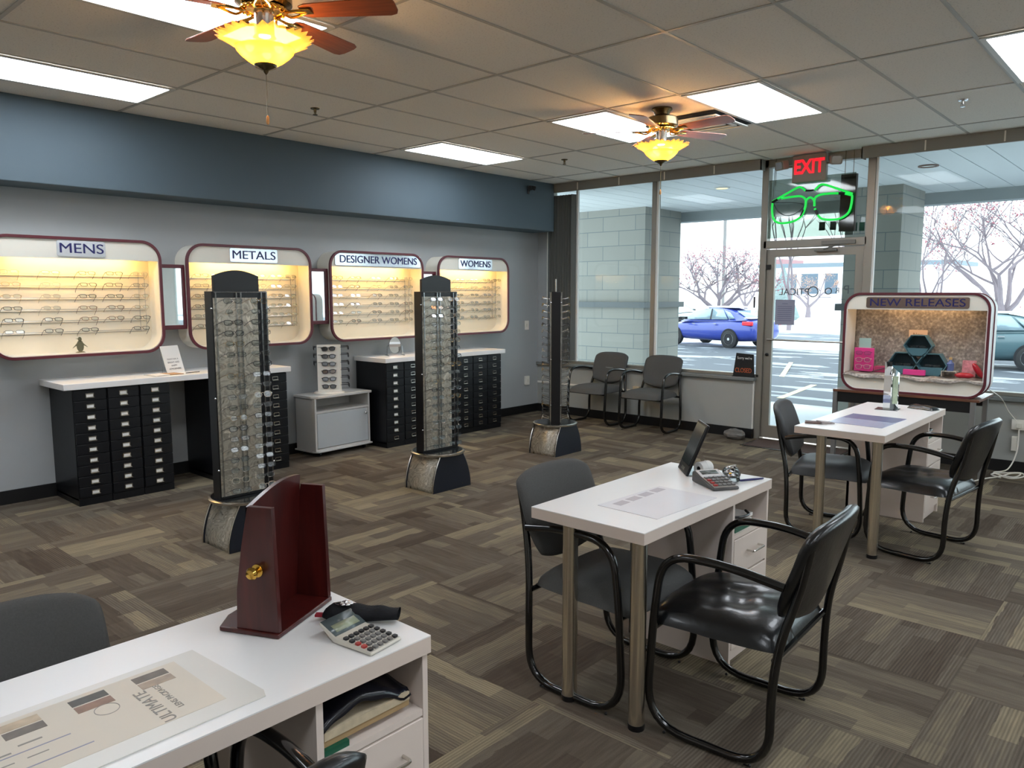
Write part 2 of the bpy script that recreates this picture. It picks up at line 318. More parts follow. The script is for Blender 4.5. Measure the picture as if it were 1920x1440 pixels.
B(-3.43, -2.605, 8.04, 8.046, .16, 1.97).o('door_glass', glass, d)
MB().tube([(-3.46, 7.97, 1.095), (-2.57, 7.97, 1.095)], .011, 10).tube([(-3.46, 8.02, 1.095), (-3.46, 7.97, 1.095)], .011, 8).tube([(-2.57, 8.02, 1.095), (-2.57, 7.97, 1.095)], .011, 8).o('push_bar', satin, d)
MB().at(-3.475, 8.02, .93, PI/2).lathe([(.018, 0), (.018, .012), (.012, .015)], 16).o('lock', black, d)
B(-3.51, -3.47, 8.0, 8.022, 1.84, 1.89).o('latch_bracket', black, d)
MB().box(-2.93, -2.6, 7.97, 8.02, 2.075, 2.115).tube([(-2.75, 7.985, 2.075), (-2.9, 7.95, 2.03)], .008).box(-3.0, -2.78, 7.97, 8.02, 2.01, 2.03).o('door_closer', mat('closer_grey', (120, 120, 116), .4, .4), d, bev=.003)
lt = mat('door_lettering', (82, 88, 92), .5)
text('PTICAL', .1, 'door_letters', lt, d, (-3.215, 8.036, 1.6), (PI/2, 0, 0), mirror_x=True)
MB().at(-3.015, 8.036, 1.603, PI/2).lathe([(.046, 0), (.056, 0), (.056, .002), (.046, .002), (.046, 0)], 28).o('door_letter_ring', lt, d)
text('O', .1, 'door_letters', lt, d, (-2.86, 8.036, 1.605), (PI/2, 0, 0), mirror_x=True); text('R', .075, 'door_letters', lt, d, (-2.77, 8.036, 1.615), (PI/2, 0, 0), mirror_x=True); text('P', .12, 'door_letters', lt, d, (-2.68, 8.036, 1.62), (PI/2, 0, 0), mirror_x=True)
B(-2.955, -2.951, 8.034, 8.037, 1.55, 1.655).box(-2.951, -2.83, 8.034, 8.037, 1.545, 1.55).box(-2.76, -2.69, 8.034, 8.037, 1.525, 1.529).o('letter_underline', lt, d)
n = tag(B(-3.41, -3.2, 8.036, 8.039, 1.255, 1.52).o('door_notice', mat('notice_back', (150, 152, 172), .8)), 'grey printed notice taped on the glass of the front door', 'notice')
q = MB()
for i in range(9): z = 1.475-.021*i-(.01 if i else 0); q.box(-3.305-(.03 if i == 0 else .08), -3.305+(.03 if i == 0 else .075), 8.0345, 8.0355, z, z+.006)
q.o('print_lines', mat('notice_ink', (112, 114, 140), .8), n)
q = tag(B(-3.66, -3.64, 8.04, 8.043, 1.43, 1.55).o('window_sticker', mat('sticker', (60, 50, 56), .6)), 'small dark sticker on the window glass left of the door', 'sticker')
for i, (x, z, ww) in enumerate(((-2.94, 2.225, .06), (-2.83, 2.225, .06), (-2.66, 2.2, .13), (-2.55, 2.2, .05))):
    tag(B(x-ww/2-.02, x+ww/2-.02, 8.053, 8.057, z, z+.085).o('transom_sticker', mat('green_decal', (42, 92, 72), .6)), ['first', 'second', 'third, widest', 'fourth'][i]+' green square decal from left on transom glass under neon sign', 'sticker', 'green decals on the transom')
# ---- vertical blinds and valances
t = thing('vertical_blind', 'stack of dark grey vertical blinds bunched at the left end of the window', 'blind', (-6.25, 7.95, 0))
for i in range(9): x = -.19+i*.045; MB().prism([(x, -.035), (x+.03, .03), (x+.036, .03), (x+.006, -.035)], 'z', .72, 2.84).o('blind_slat', blindm, t)
MB().tube([(-.2, -.05, 1.4), (-.2, -.05, 2.86)], .004, 6).o('blind_wand', whitep, t)
for lab, x0, x1 in (('long grey blind valance above the window left of the door', -6.5, -3.55), ('grey blind valance above the window right of the door', -2.55, X1)):
    t = thing('blind_valance', lab, 'valance', (x0, 7.93, 2.87)); L_ = x1-x0
    B(0, L_, -.06, -.05, 0, .108).box(0, .01, -.06, .05, 0, .108).box(L_-.01, L_, -.06, .05, 0, .108).o('front_board', greyv, t); B(.01, L_-.01, -.05, .05, .06, .095).o('head_rail', alu, t)
    xs = .55
    while xs < L_-.1: B(xs, xs+.012, -.064, -.058, .01, .1).o('valance_clip', whitep, t); xs += .62
# ------------------------------------------------------------ ceiling fixtures
def troffer(ci, yi, lab, frame_dark=0):
    x = -2.257+.61*ci; y = 3.746+1.22*yi
    t = thing('ceiling_light', lab, 'ceiling light', (x+.305, y+.61, CZ-.006), 0, 'recessed fluorescent ceiling lights')
    MB().ring(rr(-.295, .295, -.6, .6, .005, 1), rr(-.265, .265, -.57, .57, .005, 1), 'z', -.008, 0).o('frame', mat('troffer_frame', (200, 198, 190), .4), t)
    B(-.265, .265, -.57, .57, -.004, -.001).o('diffuser', fluor, t)
troffer(-6, -2, 'long fluorescent ceiling light at upper left beside the blue bulkhead'); troffer(-3, -2, 'fluorescent ceiling light behind the nearer ceiling fan')
troffer(-6, 1, 'fluorescent ceiling light near the bulkhead above the middle displays'); troffer(-3, 1, 'fluorescent ceiling light left of the farther ceiling fan'); troffer(-1, 1, 'fluorescent ceiling light right of the farther ceiling fan beside the vent')
troffer(2, 1, 'fluorescent ceiling light cut off at the right edge of the picture')
LW = [(-5.6, -.5), (-3.8, -2.0), (-.7, 1.9), (-.7, -1.2), (1.2, .5), (1.2, 3.2), (3.0, 2), (3.0, 5), (.6, 5.4), (3, -1)]  # unseen troffers, added to raise the light in the room
for i, (x, y) in enumerate(LW):
    ci = round((x+2.257)/.61); yi = round((y-3.746)/1.22); troffer(ci, yi, 'added fluorescent light out of view to brighten the room, number %s' % ['one', 'two', 'three', 'four', 'five', 'six', 'seven', 'eight', 'nine', 'ten'][i])
def fan(x, y, lab, angs, tilt):
    t = thing('ceiling_fan', lab, 'ceiling fan', (x, y, CZ), 0, 'brass ceiling fans with glass light bowls')
    MB().lathe([(.075, 0), (.078, -.012), (.062, -.03), (.055, -.05)], 28).o('canopy', abrass, t)
    MB().lathe([(.05, -.05), (.055, -.058), (.1, -.066), (.122, -.078), (.122, -.13), (.105, -.142), (.06, -.146)], 32).o('motor_housing', abrass, t)
    h = MB().lathe([(.06, -.146), (.1, -.15), (.1, -.158), (.045, -.166)], 32)
    for i in range(24): a = 2*PI*i/24; h.ball((.095*math.cos(a), .095*math.sin(a), -.157), .009, 6)
    h.o('brass_collar', brass, t)
    MB().lathe([(.042, -.16), (.045, -.17), (.042, -.18), (.042, -.262), (.05, -.27), (.03, -.275)], 24).o('light_fitter', satin, t)
    for a in angs:
        a = math.radians(a)
        q = MB().at(0, 0, -.166, 0, 0, a); q.tube(spl([(.08, .0, 0), (.11, .03, -.015), (.15, .03, -.01), (.19, .015, -.004)], 4), .006, 6).tube(spl([(.08, 0, 0), (.11, -.03, -.015), (.15, -.03, -.01), (.19, -.015, -.004)], 4), .006, 6).tube([(.08, 0, 0), (.2, 0, -.006)], .006, 6); q.prism(rr(.16, .22, -.03, .03, .012, 3), 'z', -.008, -.004)
        ir = q.o('blade_iron', brass, t)
        pl = [(.17, -.035), (.2, -.05), (.45, -.062), (.56, -.066), (.588, -.056), (.598, -.03), (.598, .03), (.588, .056), (.56, .066), (.45, .062), (.2, .05), (.17, .035)]
        b = MB().at(0, 0, -.166, tilt, 0, 0).prism(pl, 'z', -.003, .003).o('blade', bladew, t, bev=.001); b.rotation_euler = (0, 0, a)
    def wv(i, a):
        k = max(0, i-1)/5.0
        return 1+.07*k*math.sin(a*30), .014*k*abs(math.sin(a*4))+.006*k*math.sin(a*30)
    MB().lathe([(.03, -.392), (.05, -.385), (.078, -.368), (.104, -.347), (.12, -.33), (.126, -.318)], 48).o('glass_bowl', bowl, t, solid=.003, smooth=80)
    MB().lathe([(.126, -.318), (.138, -.308), (.152, -.3), (.168, -.292), (.184, -.284), (.2, -.277)], 120, 0, wv).o('glass_rim', rimglass, t, solid=.002, smooth=80)
    MB().lathe([(.05, -.386), (.046, -.396), (.028, -.404), (.013, -.41), (.008, -.42), (.001, -.428)], 20).o('finial', abrass, t)
    MB().tube([(0, 0, -.42), (0, 0, -.6)], .0015, 5).lathe([(.001, -.6), (.006, -.607), (.008, -.63), (.005, -.64), (.001, -.641)], 10, 1).o('pull_chain', [abrass, mat('wood_bead', (214, 160, 96), .5)], t)
    for i in range(3):
        a = 2*PI*i/3+.4; MB().ball((.07*math.cos(a), .07*math.sin(a), -.315), .02, 10, (1, 1, 1.4)).o('bulb', mat('lit_bulb', (255, 220, 150), .3, emit=(255, 196, 96), es=20), t)
    l = bpy.data.lights.new('fan_lamp', 'POINT'); l.energy = 6; l.color = (1, .62, .3); l.shadow_soft_size = .05; lo = bpy.data.objects.new('fan_lamp', l); COL.objects.link(lo); lo.parent = t; lo.location = (0, 0, -.275)
    return t
def bowl_mat(k=.62, tc_=(255, 232, 176)):
    M = bpy.data.materials.new('amber_pressed_glass'); M.use_nodes = True; T = NT(M); N = T.N; L = T.L; N.clear(); o = N.new('ShaderNodeOutputMaterial')
    tr = N.new('ShaderNodeBsdfTransparent'); tr.inputs[0].default_value = srgb((250, 224, 170)); tl = N.new('ShaderNodeBsdfTranslucent'); tl.inputs[0].default_value = srgb(tc_)
    g = N.new('ShaderNodeBsdfGlossy'); g.inputs['Roughness'].default_value = .15
    a = N.new('ShaderNodeMixShader'); a.inputs[0].default_value = k; L.new(tr.outputs[0], a.inputs[1]); L.new(tl.outputs[0], a.inputs[2])
    b = N.new('ShaderNodeMixShader'); b.inputs[0].default_value = .1; L.new(a.outputs[0], b.inputs[1]); L.new(g.outputs[0], b.inputs[2]); L.new(b.outputs[0], o.inputs[0]); return M
bowl = bowl_mat(); rimglass = clear('amber_rim_glass', (255, 226, 176), .8, .2, 1.6); rimglass = bowl_mat(.42, (255, 206, 140))
fan(-3.17, 1.91, 'nearer ceiling fan with cherry wood blades and amber glass light bowl', [-178, 106, 34, -106, -34], -.2)
fan(-3.165, 5.24, 'farther ceiling fan near the front window with lit amber glass bowl', [-148, -76, -4, 68, 140], -.2)
t = thing('air_vent', 'square white ceiling air vent with dark louvres behind the farther fan', 'vent', (-3.17, 5.85, CZ-.005))
B(-.295, .295, -.32, .3, -.006, 0).o('backing', mat('vent_dark', (22, 22, 22), .8), t)
for i in range(4):
    a = .28-.065*i; MB().ring([(-a, -a), (a, -a), (a, a), (-a, a)], [(-a+.03, -a+.03), (a-.03, -a+.03), (a-.03, a-.03), (-a+.03, a-.03)], 'z', -.03+.005*i, -.02+.005*i).o('louvre', white, t, bev=.003)
for i, (x, y, lab) in enumerate(((-5.11, 3.48, 'brass sprinkler head on the ceiling between the fan and bulkhead'), (-5.09, 6.51, 'small sprinkler head on the ceiling near the front left corner'), (-1.41, 6.48, 'chrome sprinkler head on the ceiling at the right'))):
    tag(MB().lathe([(.035, 0), (.033, -.006), (.012, -.008), (.01, -.03), (.004, -.032), (.004, -.045), (.018, -.046), (.018, -.05), (.001, -.051)], 14).tube([(.012, 0, -.02), (.014, 0, -.04), (.0, 0, -.048)], .002, 5).tube([(-.012, 0, -.02), (-.014, 0, -.04), (0, 0, -.048)], .002, 5).o('sprinkler', [chrome if i == 2 else abrass]), lab, 'sprinkler', 'ceiling sprinklers').location = (x, y, CZ)
t = thing('emergency_light', 'small black twin head fixture mounted on the blue bulkhead', 'light', (-6.31, 7.35, 2.87))
for s in (-1, 1): MB().at(.05, .035*s, .01, 0, PI/2+.3, .6*s).lathe([(.012, -.03), (.025, -.02), (.028, .03), (.022, .032), (.02, .02)], 14).o('lamp_head', black, t)
MB().lathe([(.02, -.06), (.02, .0)], 10).box(0, .05, -.012, .012, -.02, .01).o('bracket', black, t)
# ------------------------------------------------------------ exit sign, neon
t = thing('exit_sign', 'lit red EXIT sign with two lamp heads hanging above the door', 'exit sign', (-3.05, 7.9, 2.97))
B(-.17, .17, -.03, .03, -.27, 0).o('housing', exitm, t, bev=.008)
text('EXIT', .19, 'exit_letters', redem, t, (0, -.033, -.125), (PI/2, 0, 0), sx=.78, bold=.006)
for s, rz in ((-1, -.35), (1, .5)):
    hd = MB().at(.27*s, -.05, -.08, .2, 0, rz).prism(rr(-.055, .055, -.05, .04, .02, 4), 'y', -.04, .04).prism(rr(-.042, .042, -.038, .03, .015, 3), 'y', -.046, -.04, 1).o('lamp_head', [exitm, mat('lamp_reflector', (200, 200, 200), .15, .8)], t)
    MB().tube([(.16*s, 0, -.1), (.25*s, -.02, -.1)], .012, 8).o('arm', exitm, t)
t = thing('neon_sign', 'green neon eyeglasses sign on a clear panel hanging in the transom', 'neon sign', (0, 7.93, 0))
B(-3.49, -2.615, .015, .021, 2.16, 2.76).o('acrylic_panel', clear('smoky_panel', (190, 196, 190), .97, .05), t)
def neon(name, l, closed=False, r=.011): MB().tube(spl([(a, -.01, b) for a, b in l], 6, closed), r, 10, closed).o(name, green, t)
neon('left_lens_tube', [(-3.435, 2.533), (-3.435, 2.431), (-3.412, 2.353), (-3.355, 2.315), (-3.26, 2.313), (-3.184, 2.331), (-3.124, 2.372), (-3.096, 2.429), (-3.085, 2.517), (-3.117, 2.56), (-3.179, 2.573), (-3.341, 2.564)])
neon('right_lens_tube', [(-2.992, 2.437), (-2.951, 2.36), (-2.898, 2.324), (-2.767, 2.316), (-2.684, 2.35), (-2.645, 2.411), (-2.633, 2.524), (-2.658, 2.544), (-2.751, 2.566), (-2.91, 2.572), (-2.982, 2.553), (-3.0, 2.518)])
neon('bridge_tube', [(-3.086, 2.458), (-3.082, 2.522), (-3.042, 2.55), (-3.003, 2.518), (-2.997, 2.459)])
neon('temple_tube', [(-3.44, 2.537), (-3.288, 2.608), (-3.167, 2.661), (-3.121, 2.645), (-3.097, 2.621)]); neon('temple_tube', [(-3.0, 2.62), (-2.95, 2.663), (-2.899, 2.662), (-2.782, 2.615), (-2.631, 2.552)])
for a_, b_, c_, d_, r_ in ((-3.44, 2.53, -3.38, 2.56, .014), (-2.76, 2.566, -2.7, 2.56, .014), (-3.13, 2.37, -3.1, 2.43, .013), (-2.985, 2.42, -2.96, 2.37, .013), (-3.09, 2.62, -3.01, 2.62, .008)): MB().tube([(a_, -.01, b_), (c_, -.01, d_)], r_, 8).o('black_sleeve', black, t)
MB().tube(spl([(-3.43, 0, 2.53), (-3.38, 0, 2.44), (-3.3, 0, 2.39), (-3.2, 0, 2.4), (-3.11, 0, 2.47), (-3.2, 0, 2.51), (-3.43, 0, 2.53)], 6), .003, 5).tube([(-3.435, 0, 2.53), (-3.43, 0, 2.72), (-3.42, 0, 2.95)], .003, 5).o('cable', black, t)
for x in (-2.72, -2.64, -3.42): MB().tube([(x, .018, 2.7), (x, .018, 2.975)], .003, 5).o('hanging_chain', abrass, t)
B(-2.76, -2.61, .03, .07, 2.2, 2.75).o('transformer', mat('transformer_grey', (88, 86, 82), .6), t)
# ------------------------------------------------------------ wall items
for nm, lab, y, z in (('outlet', 'cream wall outlet box low on the left wall near the corner', 7.73, .435), ('light_switch', 'white light switch on the left wall near the corner', 7.74, 1.17)):
    t = thing(nm, lab, nm.replace('_', ' '), (X0, y, z)); B(0, .03 if nm == 'outlet' else .006, -.04, .04, -.06, .06).o('plate', whitep, t, bev=.004); B(.006, .036 if nm == 'outlet' else .014, -.01, .01, -.02, .02).o('toggle', cream, t)
t = thing('surface_raceway', 'cream surface wiring raceway on the knee wall behind the waiting chairs', 'raceway', (0, 7.97, .4)); B(-6.66, -5.12, -.014, 0, -.01, .012).o('channel', whitep, t); B(-5.12, -5.03, -.04, 0, -.06, .06).o('outlet_box', mat('tan_box', (196, 180, 150), .5), t, bev=.004)
# ------------------------------------------------------------ glasses
def lens_pts(w, h, e, n=18): return [(math.copysign(abs(math.cos(2*PI*i/n))**(2/e), math.cos(2*PI*i/n))*w/2, math.copysign(abs(math.sin(2*PI*i/n))**(2/e), math.sin(2*PI*i/n))*h/2) for i in range(n)]
KINDS = []
GM = [mat('black_frame', (22, 20, 22), .3), mat('tortoise_frame', (96, 58, 34), .35), mat('gunmetal_frame', (70, 72, 78), .3, .8), mat('gold_wire', (178, 146, 92), .25, .9), mat('silver_wire', (136, 136, 138), .25, .9), mat('clear_frame', (176, 164, 146), .3)]
def make_glasses(km, w, h, e, r, lens, name='eyeglasses', dark=False):
    q = MB(); sx = w/2+.009
    for s in (-1, 1):
        P = [(s*sx+a, -.002*abs(a)/.02, b) for a, b in lens_pts(w, h, e)]
        q.tube(P, r, 5, True); q.tube([(s*(sx+w/2-.001), 0, h*.25), (s*(sx+w/2+.006), .004, h*.28), (s*(sx+w/2+.007), .012, h*.28)], r*1.3, 5)
    q.tube(spl([(-.011, 0, h*.18), (0, -.001, h*.3), (.011, 0, h*.18)], 3), r*1.1, 5)
    root = q.o(name, km)
    for s in (-1, 1):
        x = s*(sx+w/2+.007); z = h*.28
        MB().tube(spl([(x, .012, z), (x+s*.003, .06, z-.001), (x, .1, z-.006), (x-s*.004, .12, z-.02), (x-s*.006, .137, z-.04)], 3), [r*.9]*13, 5).o('temple', km, root)
        MB().at(s*sx, 0, 0).prism(lens_pts(w, h, e), 'y', -.0005, .0005).o('lens', lens, root)
    KIDS[root.name] = list(root.children); root.hide_render = False
    return root
spec = [(0, .051, .032, 3.2, .0020), (1, .050, .034, 2.8, .0018), (2, .052, .030, 3.4, .0013), (3, .050, .036, 2.3, .0011), (4, .052, .031, 3.0, .0012), (5, .050, .038, 2.4, .0017)]
KINDS = [make_glasses(GM[a], b, c, d_, e, lensm) for a, b, c, d_, e in spec]
used = set()
def put_glasses(k, loc, rot, label, group, sc=1):
    o = KINDS[k]
    if k in used: o = dup(o)
    used.add(k); o.location = loc; o.rotation_euler = rot; tag(o, label, 'eyeglasses', group); return o
ORD = ['first', 'second', 'third', 'fourth', 'fifth', 'sixth', 'seventh', 'eighth', 'ninth', 'tenth', 'eleventh', 'twelfth', 'thirteenth', 'fourteenth', 'fifteenth', 'sixteenth', 'seventeenth', 'eighteenth', 'nineteenth']
KN = ['black framed', 'tortoise framed', 'gunmetal', 'gold wire', 'silver wire', 'pale framed']
# ------------------------------------------------------------ lit display boxes on the left wall
ZB, ZT, XF = 1.114, 2.012, -6.45
def display(y0, y1, sign, lab, cols, rows, kinds, skip=(), plate=None):
    W = y1-y0; H = ZT-ZB; R_ = .15
    t = thing('display_case', lab, 'display case', (X0, y0, ZB), 0, 'lit eyewear display cases on the left wall'); D = XF-X0
    o = rr(0, W, 0, H, R_, 10); i_ = rr(.02, W-.02, .02, H-.02, R_-.018, 10)
    MB().ring(o, i_, 'x', 0.001, D).o('case_shell', cream, t)
    MB().ring(rr(-.008, W+.008, -.008, H+.008, R_+.008, 10), rr(.014, W-.014, .014, H-.014, R_-.012, 10), 'x', D-.012, D+.012).o('bezel', maroon, t, bev=.002)
    MB().prism(rr(.01, W-.01, .01, H-.01, R_-.01, 8), 'x', .02, .034).o('back_panel', creamin, t)
    hz = .742; c = [p for p in rr(.014, W-.014, .014, H-.014, R_-.012, 10) if p[1] > hz]
    c = sorted(c, key=lambda p: 0)  # arcs run right then left
    MB().prism([(W-.014, hz)]+c+[(.014, hz)], 'x', D-.016, D-.004).o('header_panel', cream, t)
    B(.034, D-.02, .04, W-.04, hz+.04, hz+.05).o('light_shelf', cream, t)
    MB().tube([(D-.075, .18, hz+.02), (D-.075, W-.18, hz+.02)], .013, 10).o('light_tube', warm, t)
    zs = [r-ZB for r in rows]
    for z in zs: MB().box(.034, .04, .05, W-.07, z-.03, z-.024).tube([(.06, .07, z-.012), (.06, W-.07, z-.012)], .0025, 6).o('rail', acry, t)
    MB().tube([(.07, W-.075, zs[0]+.01), (.07, W-.075, zs[-1]-.03)], .003, 6).tube([(.05, W-.115, zs[0]+.01), (.05, W-.115, zs[-1]-.03)], .003, 6).o('rail_support', acry, t)
    words = sign.split(' ') if sign != 'NEW RELEASES' else [sign]
    pl = plate
    MB().prism(rr(pl[0]-y0, pl[1]-y0, .758, .878, .015, 4), 'x', D-.004, D+.004).o('mirror_plate', mat('plate_mirror', (214, 218, 226), .16, .9), t)
    text(sign, .105, 'sign_letters', navy, t, (D+.006, (pl[0]+pl[1])/2-y0, .818), (PI/2, 0, PI/2), fit=(pl[1]-pl[0])*.9, bold=0, ext=.002)
    rnd = random.Random(sign+lab)
    for r, z in enumerate(rows):
        for c_, y in enumerate(cols):
            if (r, c_) in skip: continue
            k = kinds(r, c_, rnd)
            put_glasses(k, (-6.555, y+rnd.uniform(-.008, .008), z), (-.55+rnd.uniform(-.08, .08), 0, PI/2+rnd.uniform(-.08, .08)), '%s eyeglasses in the %s case, %s row down, %s from left' % (KN[k], sign.title(), ORD[r], ORD[c_]), 'eyeglasses in the %s case' % sign.title())
    return t
R6 = [1.752, 1.662, 1.572, 1.482, 1.395, 1.308]
display(1.60, 2.844, 'MENS', 'lit cream MENS display case with maroon rim, leftmost on the wall', [1.784, 2.052, 2.311, 2.515, 2.715], R6, lambda r, c, n: n.choice([0, 1, 2, 3, 5, 3, 5]) if c in (0, 1, 4) and r < 4 else n.choice([0, 0, 1, 2]), {(5, 3)}, (2.075, 2.42, .98))
display(3.066, 4.284, 'METALS', 'lit cream METALS display case with maroon rim behind the nearest rack', [3.24, 3.40, 3.60, 3.80, 3.98, 4.13], R6, lambda r, c, n: n.choice([0, 1, 2]) if c == 0 else n.choice([3, 4, 3, 5]), (), (3.46, 3.93, .98))
display(4.51, 5.725, 'DESIGNER WOMENS', 'lit cream DESIGNER WOMENS display case between two floor racks', [4.67, 4.89, 5.17, 5.40, 5.60], R6, lambda r, c, n: n.choice([3, 4, 5, 4, 1]), (), (4.57, 5.69, .88))
display(5.96, 7.135, 'WOMENS', 'dimly lit cream WOMENS display case nearest the window corner', [6.14, 6.40, 6.64, 6.86, 7.04], R6, lambda r, c, n: n.choice([3, 4, 4, 2]), (), (6.28, 6.84, .98))
# penguin emblem standee
def ell(cx, cz, a, b, n=20): return [(cx+a*math.cos(2*PI*i/n), cz+b*math.sin(2*PI*i/n)) for i in range(n)]
q = MB().at(-6.5, 2.21, 1.136, 0, 0, 0); q.prism(ell(0, .05, .026, .046), 'x', -.004, .004); q.prism(ell(0, .103, .013, .018), 'x', -.004, .004)
q.prism([(-.004, .112), (-.032, .108), (-.006, .102)], 'x', -.003, .003); q.prism([(-.018, .078), (-.052, .04), (-.055, .034), (-.02, .058)], 'x', -.003, .003); q.prism([(.018, .078), (.05, .045), (.054, .038), (.022, .058)], 'x', -.003, .003)
q.prism([(-.036, .0), (.036, .0), (.02, .008), (-.02, .008)], 'x', -.012, .012)
tag(q.o('penguin_standee', mat('pewter', (128, 122, 96), .35, .6), bev=.001), 'small pewter penguin standee on the bottom of the MENS case', 'ornament')
for y0, y1, lab in ((2.852, 3.058, 'maroon framed mirror between the MENS and METALS cases'), (4.292, 4.502, 'maroon framed mirror between METALS and DESIGNER WOMENS cases'), (5.733, 5.952, 'maroon framed mirror between DESIGNER WOMENS and WOMENS cases')):
    t = thing('wall_mirror', lab, 'mirror', (X0, (y0+y1)/2, 1.29), 0, 'framed mirrors between the display cases'); h = (y1-y0)/2
    MB().box(.001, .17, -h, h, .02, .52).o('mirror_box', cream, t); MB().ring([(-h, 0), (h, 0), (h, .545), (-h, .545)], [(-h+.012, .035), (h-.012, .035), (h-.012, .515), (-h+.012, .515)], 'x', .165, .19).o('frame', maroon, t, bev=.003); B(.17, .176, -h+.008, h-.008, .03, .52).o('mirror_pane', mirror, t)
# ------------------------------------------------------------ drawer cabinets
def cabinet0():
    t = thing('drawer_cabinet', 'x', 'drawer cabinet', (0, 0, 0)); w = .118
    MB().box(-.5, -.012, -w, w, .04, .885).box(-.5, -.006, -w, w, 0, .055).o('cabinet_body', cabk, t, bev=.002)
    for k in range(10):
        z = .101+.0819*k; dr = B(-.012, .004, -w+.004, w-.004, z-.0385, z+.0385).o('drawer', cabk, t, bev=.002)
        MB().ring(rr(-.032, .026, z-.019, z+.014, .003, 1), rr(-.027, .021, z-.013, z+.008, .002, 1), 'x', .004, .0085).box(.005, .014, -.03, .03, z-.021, z-.017).o('label_holder', satin, dr)
    return t
cab = cabinet0()
for ch in cab.children: KIDS[ch.name] = list(ch.children)
KIDS[cab.name] = list(cab.children); first = True
G1 = [(2.139, 'leftmost black drawer cabinet under the left white counter'), (2.38, 'second black drawer cabinet from left under the left white counter'), (2.622, 'third black drawer cabinet, left side of the counter knee space'), (3.21, 'black drawer cabinet on right side of the knee space behind the rack'), (3.45, 'black drawer cabinet hidden mostly behind the nearest floor rack'), (3.69, 'black drawer cabinet at the right end of the left counter'),
      (5.073, 'black drawer cabinet at left end of the right counter beside the cart'), (5.312, 'second black drawer cabinet from left under the right counter'), (5.55, 'third black drawer cabinet under the right counter behind the middle rack'), (5.83, 'fourth black drawer cabinet under the right counter behind the rack'), (6.094, 'black drawer cabinet third from right end of right counter'), (6.333, 'black drawer cabinet second from right end of right counter'), (6.57, 'rightmost black drawer cabinet under the right white counter')]
card = mat('label_card', (232, 232, 228), .6)
for i, (y, lab) in enumerate(G1):
    c = cab if first else dup(cab); first = False
    c.location = (-6.165, y, 0); c['label'] = lab; c['group'] = 'black ten drawer cabinets under the counters'
    if i < 3 or i == 6:
        for j, dr in enumerate([h for h in c.children if h.name.startswith('drawer')]):
            if i == 6 and j == 0: continue
            B(.004, .006, -.028, .022, .101+.0819*j-.014, .101+.0819*j+.009).o('label_card', card, dr)
for y0, y1, lab in ((1.955, 3.84, 'long white countertop on black cabinets under the MENS and METALS cases'), (4.93, 6.74, 'white countertop on black cabinets under the WOMENS cases')):
    tag(B(-6.665, -6.14, y0, y1, .886, .932).o('countertop', laminate, bev=.003), lab, 'countertop', 'white countertops')
t = thing('counter_sign', 'white framed notice leaning back on the left counter', 'sign', (-6.38, 2.9, .932)); t.rotation_euler = (0, 0, .35)
X = MB().at(0, 0, 0, 0, -.3, 0); X.box(-.006, 0, -.095, .095, 0, .235); X.o('notice_board', paper, t, bev=.001)
MB().tube([(-.06, -.09, .005), (-.08, -.09, .2)], .002, 5).tube([(-.06, -.09, .003), (0, -.09, .003)], .002, 5).tube([(-.06, .09, .003), (0, .09, .003)], .002, 5).o('acrylic_foot', acry, t)
for i, s in enumerate(('PARDON OUR', 'MOMENTS!!!!', 'PLEASE HELP US', 'MAINTAIN A', 'BRIGHT AND', 'HAPPY', 'ATMOSPHERE')):
    z = .203-.028*i; text(s, .021, 'notice_text', mat('notice_grey', (90, 90, 94), .7), t, (.0015-z*.3090/1.0, 0, z*.955), (PI/2, -0, PI/2), ext=.0003).rotation_euler = Euler((PI/2-.3, 0, PI/2))
t = thing('open_booklet', 'thin open booklet lying flat on the left counter', 'booklet', (-6.3, 2.76, .9325), .1); B(-.09, .09, -.12, .0, 0, .006).o('page_left', paper, t); B(-.09, .09, .003, .12, 0, .005).o('page_right', mat('kraft', (180, 140, 100), .7), t); B(-.092, .092, -.122, .122, -.0003, .001).o('cover', black, t)
t = thing('eyeglass_tray', 'pair of folded glasses lying beside the counter sign', 'eyeglasses', (-6.25, 2.98, .934), 1.7); MB().tube([(-.06, 0, .004), (.06, 0, .004)], .003, 6).o('frame_front', GM[0], t); MB().tube([(-.06, .01, .003), (.05, .02, .003)], .002, 5).o('temple', GM[1], t)
t = thing('tabletop_mirror', 'oval clear acrylic mirror standing on the right counter', 'mirror', (-6.4, 5.27, .932), -.3)
MB().prism(ell(0, .11, .065, .085, 28), 'x', -.003, .003).o('mirror_disc', mirror, t); MB().ring(ell(0, .11, .072, .092, 28), ell(0, .11, .065, .085, 28), 'x', -.005, .005).o('rim', acry, t)
for s in (-1, 1): MB().tube(fil([(0, s*.074, .11), (.0, s*.085, .1), (0, s*.09, 0.003)], .01), .004, 6).tube([(-.05, s*.09, .004), (.05, s*.09, .004)], .004, 6).o('stand', acry, t)
